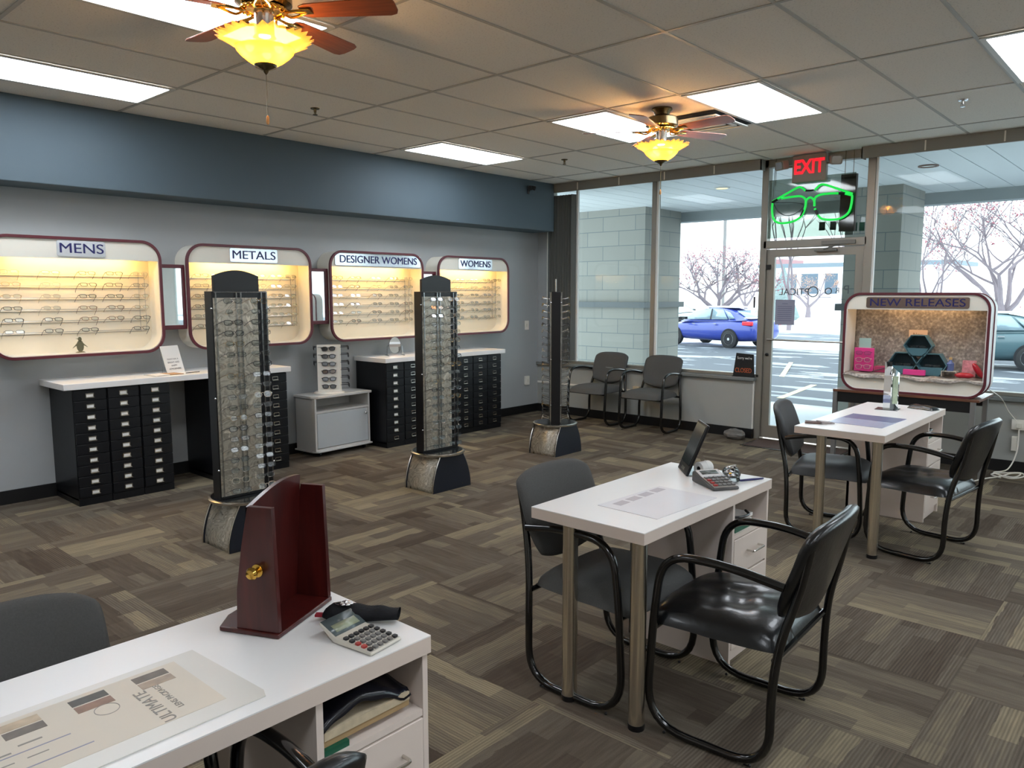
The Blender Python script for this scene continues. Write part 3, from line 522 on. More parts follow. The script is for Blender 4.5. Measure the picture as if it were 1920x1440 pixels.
# ------------------------------------------------------------ cart + sunglasses stand
t = thing('rolling_cart', 'low grey laminate rolling cart with one door and an open shelf', 'cart', (-6.485, 4.53, 0), .06)
MB().prism([(-.17, -.36), (.11, -.36), (.16, -.31), (.17, -.26), (.17, .36), (-.17, .36)], 'z', .575, .6).o('cart_top', cartm, t, bev=.004)
MB().box(-.16, -.15, -.34, .34, .06, .575).box(-.15, .15, -.345, -.325, .06, .575).box(-.15, .15, .325, .345, .06, .575).box(-.15, .15, -.325, .325, .06, .08).box(-.15, .15, -.325, .325, .43, .448).o('carcass', cartm, t)
MB().prism([(-.17, -.36), (.12, -.36), (.165, -.32), (.17, -.26), (.17, .36), (-.17, .36)], 'z', .045, .06).o('base_board', cartm, t, bev=.003)
dr = B(.135, .15, -.32, .32, .085, .425).o('cart_door', cartdoor, t, bev=.002); MB().ball((.165, .28, .375), .014, 12).o('knob', chrome, dr)
for x in (-.12, .12):
    for y in (-.28, .28): MB().at(x, y, .022, PI/2).lathe([(.021, -.01), (.021, .01)], 14).at(x, y, 0).box(-.01, .01, -.014, .014, .02, .046).o('caster', black, t)
t = thing('sunglasses_stand', 'white rotating countertop sunglasses stand on the grey cart', 'display stand', (-6.46, 4.47, .6), -.55)
MB().lathe([(.15, 0), (.15, .012), (.142, .018), (.02, .02)], 36).o('round_base', whitep, t)
MB().box(.068, .074, -.115, .115, .02, .49).o('panel_front', whitep, t); MB().box(-.06, .04, .095, .101, .02, .478).box(-.06, -.054, -.1, .1, .02, .478).box(-.06, .04, -.101, -.095, .02, .478).o('panel_side', white, t)
MB().box(.0, .075, .1, .106, .02, .485).box(.0, .07, .106, .108, .1, .104).o('panel_edge', cream, t)
dl = [clear('dark_lens', (58, 50, 44), .93, .1, .5), clear('amber_lens', (168, 128, 20), .93, .1, .5)]
sun = make_glasses(GM[0], .054, .038, 3.0, .0034, dl[0], 'sunglasses'); sun2 = make_glasses(GM[0], .054, .036, 3.0, .0034, dl[1], 'sunglasses')
c_, s_ = math.cos(-.55), math.sin(-.55)
def onstand(lx, ly): return (-6.46+lx*c_-ly*s_, 4.47+lx*s_+ly*c_)
for i in range(6):
    x, y = onstand(.088, -.005); o = sun2 if i == 3 else (sun if i == 0 else dup(sun)); o.location = (x, y, 1.05-.075*i); o.rotation_euler = (-.15, .04*((i*7) % 3-1), PI/2-.55)
    tag(o, '%s sunglasses on the white stand front, %s from top' % ('amber lens' if i == 3 else 'dark brown lens', ORD[i]), 'sunglasses', 'sunglasses on the white stand')
for i in range(6):
    x, y = onstand(-.0, .19); o = dup(sun); o.location = (x, y, 1.055-.075*i); o.rotation_euler = (0, 0, PI-.55); tag(o, 'sunglasses sticking out from right side of white stand, %s from top' % ORD[i], 'sunglasses', 'sunglasses on the white stand')
for i in range(3):
    x, y = onstand(0, -.14); o = dup(sun); o.location = (x, y, 1.055-.075*i); o.rotation_euler = (0, 0, -.55); tag(o, 'sunglasses on left side of white stand, %s from top' % ORD[i], 'sunglasses', 'sunglasses on the white stand')
# ------------------------------------------------------------ floor racks
def rack(x, y, rz, lab, faces, arch, tone, cases=()):
    t = thing('eyewear_rack', lab, 'display rack', (x, y, 0), 0, 'black and silver rotating eyewear racks')
    def hw(z): u = z/.285; return .21-.085*u**1.9
    zs = [i*.285/10 for i in range(11)]
    prof = [(-hw(z), z) for z in zs]+[(hw(z), z) for z in reversed(zs)]
    for s in (-1, 1):
        MB().prism(prof, 'x', s*.165-.009, s*.165+.009).o('base_side', mat('base_black', (20, 26, 38), .4), t)
        MB().tube([(s*.167, -hw(z)-.001, z) for z in zs], .006, 6).tube([(s*.167, hw(z)+.001, z) for z in zs], .006, 6).tube([(s*.178, hw(.0)-.1, .035), (s*.179, hw(.0)-.1, .035)], .004, 6).o('edge_trim', satin, t)
    for s in (-1, 1): MB().grid(lambda u, v, s=s: (-.156+.312*u, s*(hw(v*.285)-.008), v*.285), 1, 12).o('base_front', sw, t, solid=.003)
    MB().lathe([(.215, .285), (.225, .29), (.225, .303), (.215, .308), (.02, .308)], 48).o('turntable', [satin], t)
    MB().lathe([(.205, .308), (.205, .3105), (.01, .3105)], 40).o('turntable_top', mat('turntable_dark', (48, 48, 50), .12, .6), t)
    sp = bpy.data.objects.new('spinner', None); COL.objects.link(sp); sp.parent = t; sp.rotation_euler = (0, 0, rz)
    # local: faces +-X, edges +-Y
    B(-.045, .045, -.185, .185, .311, 1.605).o('column', black, t, bev=.002).rotation_euler = (0, 0, rz)
    if arch:
        a = [(-.15, 1.605)]+[(-.15+.3*i/12, 1.70+.035*math.sin(PI*i/12)) for i in range(13)]+[(.15, 1.605)]
        MB().prism(a, 'x', -.012, .012).o('arched_header', black, t).rotation_euler = (0, 0, rz)
    if not arch: MB().tube([(0, 0, 1.6), (0, 0, 1.73)], .006, 8).o('finial_rod', satin, t)
    for s in faces:
        B(s*.046, s*.049, -.178, .115, .33, 1.565).o('silver_backing', sw, t).rotation_euler = (0, 0, rz)
        q = MB()
        for yy in (-.165, -.03, .0, .14, .175): q.box(min(s*.052, s*.06), max(s*.052, s*.06), yy-.0035, yy+.0035, .33, 1.6)
        q.tube([(s*.062, -.178, 1.6), (s*.062, .178, 1.6)], .003, 5)
        q.o('acrylic_strip', acry, t).rotation_euler = (0, 0, rz)
        for r in range(19):
            z = .372+.0652*r
            for yy in (-.09, .085): MB().tube([(s*.05, yy, z-.012), (s*.122, yy, z-.002), (s*.122, yy-.01, z+.006)], .0032, 5).o('peg_arm', acry, t).rotation_euler = (0, 0, rz)
        for yy in (-.19, .19):
            for z in (.5, .95, 1.5): MB().ball((s*.048, yy, z), .007, 8).o('clip', chrome, t).rotation_euler = (0, 0, rz)
        rnd = random.Random(lab); c, sn = math.cos(rz), math.sin(rz)
        fn = {1: 'front', -1: 'back'}[s] if arch else {1: 'right', -1: 'left'}[s]
        for r in range(19):
            for ci, yy in enumerate((-.09, .085)):
                k = rnd.choice([4, 2, 3, 2, 5, 4]) if rnd.random() > .16 else 0
                if (18-r, ci) in cases: k = 0
                lx = s*.128; ly = yy+rnd.uniform(-.006, .006); rzz = rz+(PI/2 if s > 0 else -PI/2)+rnd.uniform(-.06, .06)
                put_glasses(k, (x+lx*c-ly*sn, y+lx*sn+ly*c, .372+.0652*r), (-.3+rnd.uniform(-.1, .05), 0, rzz), '%s eyeglasses on %s rack %s side, %s column, %s from bottom' % (KN[k], tone, fn, ['left', 'right'][ci], ORD[r]), 'eyeglasses on the %s floor rack' % tone)
    COL.objects.unlink(sp); bpy.data.objects.remove(sp)
rack(-4.51, 2.45, 0, 'nearest tall floor rack of eyeglasses with black arched top', (1,), True, 'nearest', {(2, 1), (12, 0)})
rack(-4.625, 4.24, -.05, 'middle tall floor rack of eyeglasses with black arched top', (1,), True, 'middle')
rack(-4.765, 5.97, math.radians(40), 'farthest floor rack turned edge on near the window corner', (1, -1), False, 'farthest')
# ------------------------------------------------------------ chairs (local: faces -Y)
def chair(loc, rz, upm, lab, grp, cat='chair', wear=0):
    t = thing('sled_base_armchair', lab, cat, loc, rz, grp)
    for s in (-1, 1):
        x = s*.275; xi = s*.222
        P = fil([(xi, .325, .78), (xi, .295, .62), (x-s*.02, .25, .46), (x, .235, .3), (x, .235, .016), (x, -.225, .016), (x, -.20, .45), (x, -.17, .672), (x, .06, .682), (x-s*.014, .258, .645)], .17, 8)
        MB().tube(P, .0152, 10).o('side_frame', blacktube, t)
        MB().tube([(x, .15, .0025), (x, .17, .0025)], .003, 5).ball((x, .17, .005), .006, 8).ball((x, -.15, .005), .006, 8).o('glide', black, t)
    MB().tube([(-.272, -.2, .39), (.272, -.2, .39)], .011, 8).o('cross_bar', blacktube, t); MB().tube([(-.262, .235, .39), (.262, .235, .39)], .011, 8).o('cross_bar', blacktube, t)
    def seat(u, v, top):
        a = u*2-1; b = v*2-1; f_ = .16; e = max(0, (1-abs(a)**5)*(1-abs(b)**5))**.42
        w_ = .262*(1-.05*max(0, b))*(1-.06*(abs(b)**6)); x = a*w_; y = -.235+.47*v-.018*(1-a*a)*(1-v)-(0 if b < 0 else .0)
        z = .405+((.075*e+.012*(1-a*a)*(1-b*b)-.016*math.exp(-(a*a+b*b)*4)) if top else -.012*e)-.02*max(0, -b-.3)**2
        if wear and top: z += .006*math.sin(a*11+b*5)*e*math.exp(-(a*a+b*b)*2.5)+.004*math.sin(a*5-b*13)*math.exp(-((a-.2)**2+b*b)*3)
        return (x, y, z)
    q = MB().grid(lambda u, v: seat(u, v, True), 34, 30).grid(lambda u, v: seat(u, v, False), 34, 30)
    q.o('seat', upm, t, smooth=180)
    def back(u, v, front):
        a = u*2-1; b = v*2-1; e = max(0, (1-abs(a)**6)*(1-abs(b)**6))**.4
        w_ = .25*(1-.16*max(0, -b)**2)*(1-.05*max(0, b)**8); x = a*w_
        z = .525+.32*v-.05*(1-a*a)*max(0, -b)+.014*(1-a*a)*max(0, b)-.03*abs(a)**6*max(0, b)**2
        y = .245+.11*v+.03*(1-a*a)+(-.034*e if front else .026*e)
        if wear and front: y += .003*math.sin(a*8+b*5)*e
        return (x, y-.02, z)
    q = MB().grid(lambda u, v: back(u, v, True), 30, 26).grid(lambda u, v: back(u, v, False), 30, 26)
    q.o('backrest', upm, t, smooth=180)
    return t
GC = 'black sled base armchairs'
chair((-1.205, 2.605, 0), -PI/2+.05, leather, 'black leather armchair in front, right side of the middle desk', GC, wear=1)
chair((-1.72, 2.56, 0), PI/2, fabric, 'grey fabric armchair on the left side of the middle desk', GC)
chair((-1.22, 5.2, 0), -PI/2-.12, leather, 'black leather armchair on right side of the far desk', GC, wear=1)
chair((-1.78, 5.22, 0), PI/2+.2, vinyl, 'grey vinyl armchair on left side of the far desk', GC)
chair((-1.72, .455, 0), PI/2, fabric, 'grey fabric armchair at the near left desk', GC)
chair((-1.335, .505, 0), -PI/2, leather, 'black leather armchair at the bottom edge before near desk drawers', GC, wear=1)
chair((-5.47, 7.66, 0), 0, fabric, 'left of two grey armchairs waiting below the front window', GC)
chair((-4.70, 7.64, 0), .03, fabric, 'right of two grey armchairs waiting below the front window', GC)
# ------------------------------------------------------------ desks (local origin near right corner: x to left negative, y far)
def desk(x0, x1, y0, y1, cy, lab, tone, legs=True, dr_n=3, cw=None):
    t = thing('service_desk', lab, 'desk', (x0, y0, 0), 0, 'white desks with steel legs'); W = x1-x0; L_ = y1-y0; c0 = cy-y0
    MB().box(0, W, 0, L_, .757, .76, 0).box(0, W, 0, L_, .716, .757, 1).o('desktop', [laminate, mat('warm_lit_edge', (216, 200, 188), .4)], t)  # sides are the same laminate, tinted tan to stand in for warm light
    for lx in (.155, W-.05):
        lg = MB().at(lx, .05, 0).lathe([(.03, .012), (.03, .70), (.036, .716)], 24).o('leg', steel, t); MB().at(lx, .05, 0).lathe([(.031, 0), (.031, .022), (.02, .024)], 20).o('foot_cap', black, lg)
    cb = MB().box(0, W-.012, c0, c0+.018, 0, .716).box(0, W-.012, L_-.018, L_-.002, 0, .716).box(0, .018, c0, L_-.01, 0, .716)
    cb.box(.02, W-.03, c0+.02, L_-.02, .001, .058).box(.019, W-.013, c0+.019, L_-.019, .555, .572)
    cb.o('cabinet_body', [lamgrey if False else lamside], t)
    zt = [(.39, .552), (.225, .387), (.06, .222)]
    for i, (a, b) in enumerate(zt):
        d_ = B(W-.028, W-.010, c0+.02, L_-.02, a+.004, b-.002).o('drawer', lamside, t, bev=.0015); yc = (c0+L_)/2+.02; zc = (a+b)/2+.01
        MB().tube(fil([(W-.012, yc-.055, zc), (W+.022, yc-.055, zc), (W+.022, yc+.055, zc), (W-.012, yc+.055, zc)], .012), .0045, 8).o('handle', satin, d_)
    return t
desk(-1.90, -1.385, 2.235, 3.30, 2.945, 'middle white desk with two steel legs and drawers', 'middle')
desk(-1.86, -1.325, 4.745, 6.17, 5.78, 'far white desk near the new releases display', 'far')
desk(-1.865, -1.345, -.12, 1.203, .88, 'near white desk at the lower left of the picture', 'near')
# counter mats
def cmat(pts, lab, printed, z=.7605, tint=None):
    t = thing('desk_mat', lab, 'desk mat', (0, 0, z))
    MB().prism(pts, 'z', 0, .0022).o('mat_sheet', tint or mat('mat_print', (216, 212, 204), .3), t)
    return t
near = cmat([(-1.70, -.05), (-1.70, .775), (-1.41, .79), (-1.385, .78), (-1.385, -.05)], 'clear topped printed mat on the near desk with ULTIMATE LENS PACKAGE', 1)
pr = mat('mat_ink', (148, 142, 134), .6); pl2 = mat('mat_rule', (150, 150, 170), .6); zt = .0032; pk = mat('mat_paper', (214, 204, 188), .5)
B(-1.675, -1.435, .0, .72, .0022, .0026).o('printed_sheet', pk, near)
for nm, s, sz, x, y, sx in (('mat_title', 'ULTIMATE', .034, -1.475, .655, .78), ('mat_title', 'LENS PACKAGE', .016, -1.513, .655, 1)):
    text(s, sz, nm, pr, near, (x, y, zt), (0, 0, 0), sx=sx, ext=.0002).rotation_euler = (0, 0, PI)
def place_t(s, sz, x, y, rz, sx=1, m=pr): o = text(s, sz, 'mat_title', m, near, (x, y, zt), (0, 0, rz), sx=sx, ext=.0002); return o
for o in [h for h in near.children if h.name.startswith('mat_title')]: bpy.data.objects.remove(o)
place_t('ULTIMATE', .036, -1.515, .61, PI, .95); place_t('LENS PACKAGE', .018, -1.535, .645, PI, 1)
cols_ = [(118, 110, 102), (176, 158, 140), (90, 88, 84), (150, 120, 104), (196, 176, 150)]
for i in range(5):
    for j in range(2):
        y = .66-.125*i; x = -1.645+.034*j; B(x-.015, x+.014, y-.04, y+.03, .0026, .003).o('mat_picture', mat('mat_picture_%d' % ((i*2+j) % 5), cols_[(i*2+j) % 5], .6, noise=.4, nscale=30), near)
for x, y0_, y1_ in ((-1.535, .02, .46), (-1.475, .02, .48)): B(x-.0015, x+.0015, y0_, y1_, .0026, .003).o('mat_rule_line', pl2, near)
MB().at(-1.575, .54, .0026).lathe([(.022, 0), (.0235, 0), (.0235, .0005), (.022, .0005), (.022, 0)], 28).o('mat_ring_print', pr, near)
for i in range(7):
    B(-1.565+.008*(i % 3), -1.56+.008*(i % 3), .05+.055*i, .09+.055*i, .0026, .003).o('mat_small_print', pr, near); B(-1.51, -1.507, .05+.055*i, .085+.055*i, .0026, .003).o('mat_small_print', pr, near)
m2 = cmat([(-1.715, 2.42), (-1.44, 2.41), (-1.415, 2.83), (-1.69, 2.84)], 'printed counter mat on the middle desk', 1, tint=mat('mat_pale', (222, 219, 222), .3))
for i in range(4): B(-1.68, -1.64, 2.47+.09*i, 2.54+.09*i, .0022, .0026).o('mat_picture', mat('mat_picture_pale', (186, 180, 186), .6), m2)
m3 = cmat([(-1.755, 5.03), (-1.415, 5.0), (-1.40, 5.47), (-1.745, 5.49)], 'blue printed counter mat on the far desk', 1, tint=mat('mat_blue', (168, 174, 200), .25)); MB().prism([(-1.742, 5.27), (-1.405, 5.25), (-1.403, 5.462), (-1.738, 5.482)], 'z', .0022, .0026).o('mat_picture', mat('mat_dark_blue', (112, 116, 152), .3), m3)
# near desk items
t = thing('mahogany_mirror_case', 'mahogany dispensing mirror case with brass knob standing on the near desk', 'mirror case', (-1.604, .944, .761), math.radians(115)-PI/2)
# local: x to left-back depth negative, y along the length (toward far)
def sidep(y): return [(-.135, 0), (-.005, 0), (-.0, .1), (-.012, .31), (-.085, .31), (-.105, .25), (-.128, .15)]
SP = [(-.118, 0), (-.0, 0), (-.002, .1), (-.008, .31), (-.074, .31), (-.096, .21), (-.114, .1)]
MB().at(0, 0, .012).prism(SP, 'y', 0, .014).o('side_panel', mahog, t, bev=.001)
MB().at(0, .232, .012).prism(SP, 'y', 0, .014).o('side_panel', mahog, t, bev=.001)
q = MB(); q.X = Matrix.Translation((0, 0, 0)) @ Matrix.Shear('XZ', 4, (.0, 0)) if False else Matrix()
N_ = 14; q.add([((-.098 if k else -.110)+(.022*z_/.32), .014+.218*a/N_, z_) for k in (0, 1) for a in range(N_+1) for z_ in (.012, .316+.036*math.sin(PI*.66*a/N_))],
      sum([[(2*a, 2*a+1, 2*a+3, 2*a+2), (2*N_+2+2*a, 2*N_+4+2*a, 2*N_+5+2*a, 2*N_+3+2*a), (2*a+1, 2*N_+3+2*a, 2*N_+5+2*a, 2*a+3)] for a in range(N_)], []))
q.o('back_board', mahog, t)
MB().prism([(-.19, .06), (-.165, -.006), (.004, -.006), (.004, .245), (-.165, .245), (-.19, .18)], 'z', 0, .012).o('foot_board', mahog, t, bev=.003)
MB().at(-.052, 0, .165, PI/2).lathe([(.016, 0), (.016, .003), (.007, .006), (.007, .013), (.0135, .018), (.0155, .025), (.011, .031), (.001, .033)], 22).o('knob', brass, t)
t = thing('calculator', 'silver calculator with black and red keys on the near desk', 'calculator', (-1.452, 1.073, .762), math.radians(13)); t.rotation_euler = (0, 0, math.radians(-10))
MB().prism([(-.055, 0), (-.055, .004), (.012, .016), (.075, .032), (.078, .026), (.078, 0)], 'x', 0, 0) if False else None
# local x: across keys ; y: up towards display (to -X world). build along local axes then rotate
t.rotation_euler = (0, 0, math.radians(98))
MB().prism([(-.085, 0), (-.085, .008), (.03, .016), (.085, .040), (.088, .034), (.04, 0)], 'x', -.052, .052).o('calculator_body', mat('calc_silver', (206, 200, 188), .35, .2), t, bev=.003)
MB().add([(-.05, .032, .0172), (.05, .032, .0172), (.05, .084, .0400), (-.05, .084, .0400)], [(0, 1, 2, 3)]).o('display_hood', mat('calc_hood', (84, 94, 96), .2), t, solid=.001); MB().add([(-.038, .040, .0216), (.038, .040, .0216), (.038, .062, .0312), (-.038, .062, .0312)], [(0, 1, 2, 3)]).o('lcd', mat('lcd', (150, 156, 132), .2), t, solid=.001)
kb = mat('key_black', (36, 36, 38), .35); kr = mat('key_red', (168, 52, 48), .35); kg = mat('key_grey', (112, 110, 108), .35)
for r in range(5):
    for c in range(6):
        x = -.042+.0165*c; y = -.073+.0195*r; z = .0088+.008*(y+.085)/.115; MB().prism(rr(x-.006, x+.006, y-.006, y+.006, .0025, 2), 'z', z-.001, z+.004).o('key', kr if (c == 0 and r in (1, 2)) else (kb if r > 3 or c in (0, 5) else kg), t)
t = thing('eyeglass_pouch', 'black velvet eyeglass pouch with silver clasp and red tag on near desk', 'pouch', (-1.535, 1.14, .761), math.radians(40))
def pouch(u, v, top):
    a = v*2-1; e = (max(0, 1-a*a))**.5; th = .022*(1-.5*u)*(min(1, u*6+.3)); wd = .034+.006*math.sin(u*5); return (-.095+.19*u, a*wd*(1 if u > .06 else .8), (.022+th*e+.003*math.sin(u*19)*e if top else .022-min(.022, th*e*1.2)))
MB().grid(lambda u, v: pouch(u, v, True), 20, 12).grid(lambda u, v: pouch(u, v, False), 20, 12).o('pouch_body', mat('black_velvet', (24, 24, 27), .8, bump=.8, bscale=90, spec=.2), t, smooth=180)
q = MB()
for i in range(6): a = i*1.05; q.ball((-.04+.011*math.cos(a), .01*math.sin(a), .046), .006, 8, (1.3, .8, .7))
q.ball((-.04, 0, .049), .006, 8).tube(spl([(-.055, -.01, .045), (-.07, 0, .046), (-.055, .012, .045)], 4), .002, 5).o('clasp', chrome, t)
B(-.118, -.09, -.012, .004, .014, .02).o('red_tag', mat('red_tag', (150, 16, 36), .6), t)
t = thing('folder_stack', 'dark glossy folder stack tucked in the near desk cubby', 'folders', (-1.6, 1.03, .5725))
def sheet(u, v): return (-.2+.43*u, -.128+.256*v, .062+.045*math.sin(PI*min(1, v*1.1))*(1-.25*u)+.006*math.sin(u*13+v*5)+.005*math.sin(u*7)*math.sin(v*19)-.016*(u > .97))
MB().grid(sheet, 30, 24).o('folder_cover', mat('navy_vinyl', (16, 18, 28), .22, bump=.3, bscale=30), t, solid=.004, smooth=180); B(-.2, .228, -.12, .125, .032, .052).o('paper_block', mat('paper_stack', (196, 180, 152), .7, noise=.3, nscale=40), t); B(-.2, .225, -.12, .125, .016, .030).o('kraft_folder', mat('kraft_tan', (168, 140, 100), .7), t); B(-.2, .235, -.125, -.06, 0, .015).o('green_folder', mat('green_folder', (8, 84, 60), .5), t)
for (x, y, lab) in ((-1.6, 3.12, 'white papers and green folder in the middle desk cubby'), (-1.55, 5.97, 'papers on a green folder in the far desk cubby')):
    t = thing('paper_stack', lab, 'papers', (x, y, .5725)); B(-.15, .19, -.12, .1, 0, .012).o('green_folder', MC['green_folder'], t); B(-.15, .17, -.11, .09, .03, .045).box(-.12, .17, -.1, .08, .013, .024).o('papers', paper, t); MB().tube(spl([(-.1, -.1, .06), (.15, -.1, .06), (.19, 0, .055), (.15, .06, .055)], 5), .006, 6).o('dark_handle', black, t)
# middle desk items
t = thing('picture_easel', 'black framed tablet sized display leaning on a clear stand on middle desk', 'display sign', (-1.75, 3.15, .761), 0)
t.rotation_euler = (0, 0, math.atan2(-1.137, 1)+0); 
# local +x along width (from far-left to near-right corner), leaning back toward +y
q = MB().at(0, 0, 0, -.38, 0, 0); q.box(-.09, .09, -.006, .006, 0, .25); q.o('frame', black, t, bev=.002); MB().at(0, 0, 0, -.38, 0, 0).box(-.08, .08, -.008, -.006, .045, .24).o('screen', mat('dark_screen', (26, 28, 26), .1), t)
MB().at(0, 0, 0, -.38, 0, 0).box(-.03, .03, -.008, -.006, .012, .028).o('silver_mark', satin, t)
MB().box(-.085, .085, -.004, .12, -.0003, .004).add([(-.08, .06, .12), (.08, .06, .12), (.08, .118, .003), (-.08, .118, .003)], [(0, 1, 2, 3)]).o('clear_stand', acry, t)
t = thing('paper_roll', 'white receipt paper roll lying on the middle desk', 'paper roll', (-1.655, 3.17, .792), 1.35); MB().at(0, 0, 0, 0, PI/2, 0).lathe([(.011, -.035), (.029, -.035), (.03, -.033), (.03, .033), (.029, .035), (.011, .035), (.011, -.035)], 28).o('roll', paper, t); MB().at(0, 0, 0, 0, PI/2, 0).lathe([(.008, -.034), (.0105, -.034), (.0105, .034), (.008, .034)], 16).o('core', black, t)
t = thing('desk_calculator', 'dark printing calculator with red keys on middle desk', 'calculator', (-1.52, 3.02, .761), math.radians(57))
MB().prism([(-.095, 0), (-.095, .012), (.03, .035), (.085, .05), (.095, .04), (.095, 0)], 'x', -.062, .062).o('calculator_body', mat('calc_dark', (70, 68, 68), .4), t, bev=.006); MB().prism([(-.09, .0125), (-.09, .0155), (.03, .0375), (.08, .0515), (.08, .0485), (.03, .035)], 'x', -.055, .055).o('face_plate', mat('calc_face', (150, 144, 138), .35), t); MB().add([(-.04, .04, .0412), (.04, .04, .0412), (.04, .07, .0496), (-.04, .07, .0496)], [(0, 1, 2, 3)]).o('lcd', mat('lcd_dark', (96, 100, 96), .2), t, solid=.001)
for r in range(4):
    for c in range(5): x = -.042+.021*c; y = -.075+.026*r; z = .0165+.022*(y+.09)/.12; B(x-.008, x+.008, y-.008, y+.008, z-.001, z+.005).o('key', kr if c == 0 and r < 3 else kg, t, bev=.001)
t = thing('eyeglass_pouch', 'glossy black eyeglass pouch with gold emblem on middle desk', 'pouch', (-1.515, 3.17, .761), math.radians(-60))
MB().grid(lambda u, v: pouch(u, v, True), 20, 12).grid(lambda u, v: pouch(u, v, False), 20, 12).o('pouch_body', mat('gloss_black', (12, 12, 12), .2), t, smooth=180); MB().ball((.045, -.01, .034), .011, 10, (1.2, .8, .6)).o('gold_emblem', brass, t); MB().tube(spl([(-.09, .0, .03), (-.06, .02, .05), (-.03, -.01, .048), (-.01, .01, .045)], 4), .004, 6).o('silver_chain', satin, t)
tag(MB().at(-1.44, 3.2, .766, PI/2, 0, -.5).lathe([(.001, -.07), (.004, -.066), (.005, -.02), (.005, .05), (.003, .06), (.001, .07)], 10).o('pen', mat('navy_pen', (30, 30, 90), .3)), 'dark blue pen at the far right end of the middle desk', 'pen')
# far desk items
t = thing('card_bundle', 'small stack of printed cards at left front corner of far desk', 'cards', (-1.79, 4.93, .761), .35)
B(-.07, .02, -.04, .04, 0, .008).o('card_stack', mat('card_brown', (96, 72, 66), .6, noise=.5, nscale=60), t, bev=.002); MB().at(.03, .0, 0, 0, .12, .5).box(-.02, .07, -.035, .035, .0, .014).o('card_pack', mat('card_mix', (150, 140, 138), .6, noise=.5, nscale=60), t, bev=.002)
t = thing('brochure_holder', 'tall mirrored brochure holder standing on the far desk', 'brochure holder', (-1.615, 5.86, .761), .1)
MB().box(-.045, -.0, -.003, .003, 0, .34).add([(.0, .003, 0), (.045, .045, 0), (.045, .045, .26), (.0, .003, .31)], [(0, 1, 2, 3)]).o('mirror_panel', mirror, t, solid=.002); MB().box(-.09, .06, -.06, .07, -.0003, .003).o('foot', acry, t); MB().at(0, 0, 0, 0, 0, .75).box(.012, .05, -.008, -.003, .04, .24).o('brochure', mat('brochure', (172, 186, 160), .5, noise=.6, nscale=25), t)
t = thing('wallet', 'black zipped wallet lying on the far desk', 'wallet', (-1.44, 6.04, .761), -.35); MB().grid(lambda u, v: (-.095+.19*u, -.045+.09*v, .028*(max(0, 1-(2*u-1)**6)*max(0, 1-(2*v-1)**4))**.4+.002*math.sin(u*14)), 14, 10).grid(lambda u, v: (-.095+.19*u, -.045+.09*v, 0), 14, 10).o('wallet_body', leather, t, smooth=180); MB().tube([(-.09, -.044, .006), (.09, -.044, .006)], .002, 5).o('zip', satin, t)
# ------------------------------------------------------------ new releases display on its table
t = thing('folding_table', 'walnut topped table with square metal legs under the new releases display', 'table', (-2.405, 6.98, 0), 0)
B(0, 1.14, 0, .55, .72, .742).o('table_top', [walnut], t, bev=.002); B(.04, 1.1, .012, .03, .63, .72).box(.04, 1.1, .52, .538, .63, .72).o('apron', black, t)
for x in (.02, 1.095):
    for y in (.02, .5): B(x-.018, x+.018, y-.018, y+.018, 0, .72).o('leg', mat('leg_grey', (140, 140, 140), .35, .6), t)
t = thing('new_releases_case', 'white NEW RELEASES display case with maroon rim on the walnut table', 'display case', (-2.335, 6.99, .75), 0); W, H, D, R_ = 1.10, .835, .30, .13
MB().ring(rr(0, W, 0, H, R_, 10), rr(.02, W-.02, .02, H-.02, R_-.018, 10), 'y', .0, D).o('case_shell', white, t); MB().prism(rr(.01, W-.01, .01, H-.01, R_-.01, 8), 'y', D-.02, D-.002).o('back_panel', cream, t)
for a in (.0, .17): MB().ring(rr(-.008, W+.008, -.008, H+.008, R_+.008, 10), rr(.012, W-.012, .012, H-.012, R_-.01, 10), 'y', a-.01, a+.008).o('bezel', maroon, t, bev=.002)
c = [p for p in rr(.014, W-.014, .014, H-.014, R_-.012, 10) if p[1] > .70]; MB().prism([(W-.014, .70)]+c+[(.014, .70)], 'y', .002, .014).o('header_panel', cream, t)
c = [p for p in rr(.014, W-.014, .014, H-.014, R_-.012, 10) if p[1] < .14]; MB().prism([(.014, .14)]+c+[(W-.014, .14)], 'y', .002, .014).o('lower_panel', cream, t)
MB().prism(rr(.175, .955, .715, .805, .014, 4), 'y', -.005, .002).o('mirror_plate', mat('plate_mirror_dark', (150, 130, 124), .05, 1), t); text('NEW RELEASES', .09, 'sign_letters', navy, t, (.565, -.0065, .758), (PI/2, 0, 0), fit=.72, bold=0, ext=.002)
B(.02, W-.02, .014, D-.02, .12, .14).o('shelf', white, t); MB().tube([(.2, .06, .73), (W-.2, .06, .73)], .011, 8).o('light_tube', mat('warm_tube_dim', (255, 230, 180), .4, emit=(255, 206, 150), es=3.5), t)
MB().grid(lambda u, v: (.02+1.06*u, .25-.03*math.sin(u*22+v*1.5)*.35-.04*(1-v)*(1-v), .14+.58*v), 60, 12).grid(lambda u, v: (.012+1.076*u, .21-.23*v, .148+.006*math.sin(u*31)-(.02+.022*abs(math.sin(u*7)))*max(0, v-.85)/.15), 50, 10).o('cloth_backdrop', drape, t, solid=.002)
NRx, NRy, NRz = -2.335, 6.99, .75+.152
pink = mat('hot_pink', (222, 62, 140), .45); teal = mat('teal_tray', (74, 112, 122), .4); tealin = mat('teal_dark', (26, 52, 60), .6)
def nr(nm, lab, cat, x, y, rz=0, z=NRz+.004, group=None): return thing(nm, lab, cat, (x, NRy+y, z), rz, group)
t = nr('pink_frame_stand', 'hot pink stand holding three small glasses in the new releases case', 'display stand', -2.19, .11)
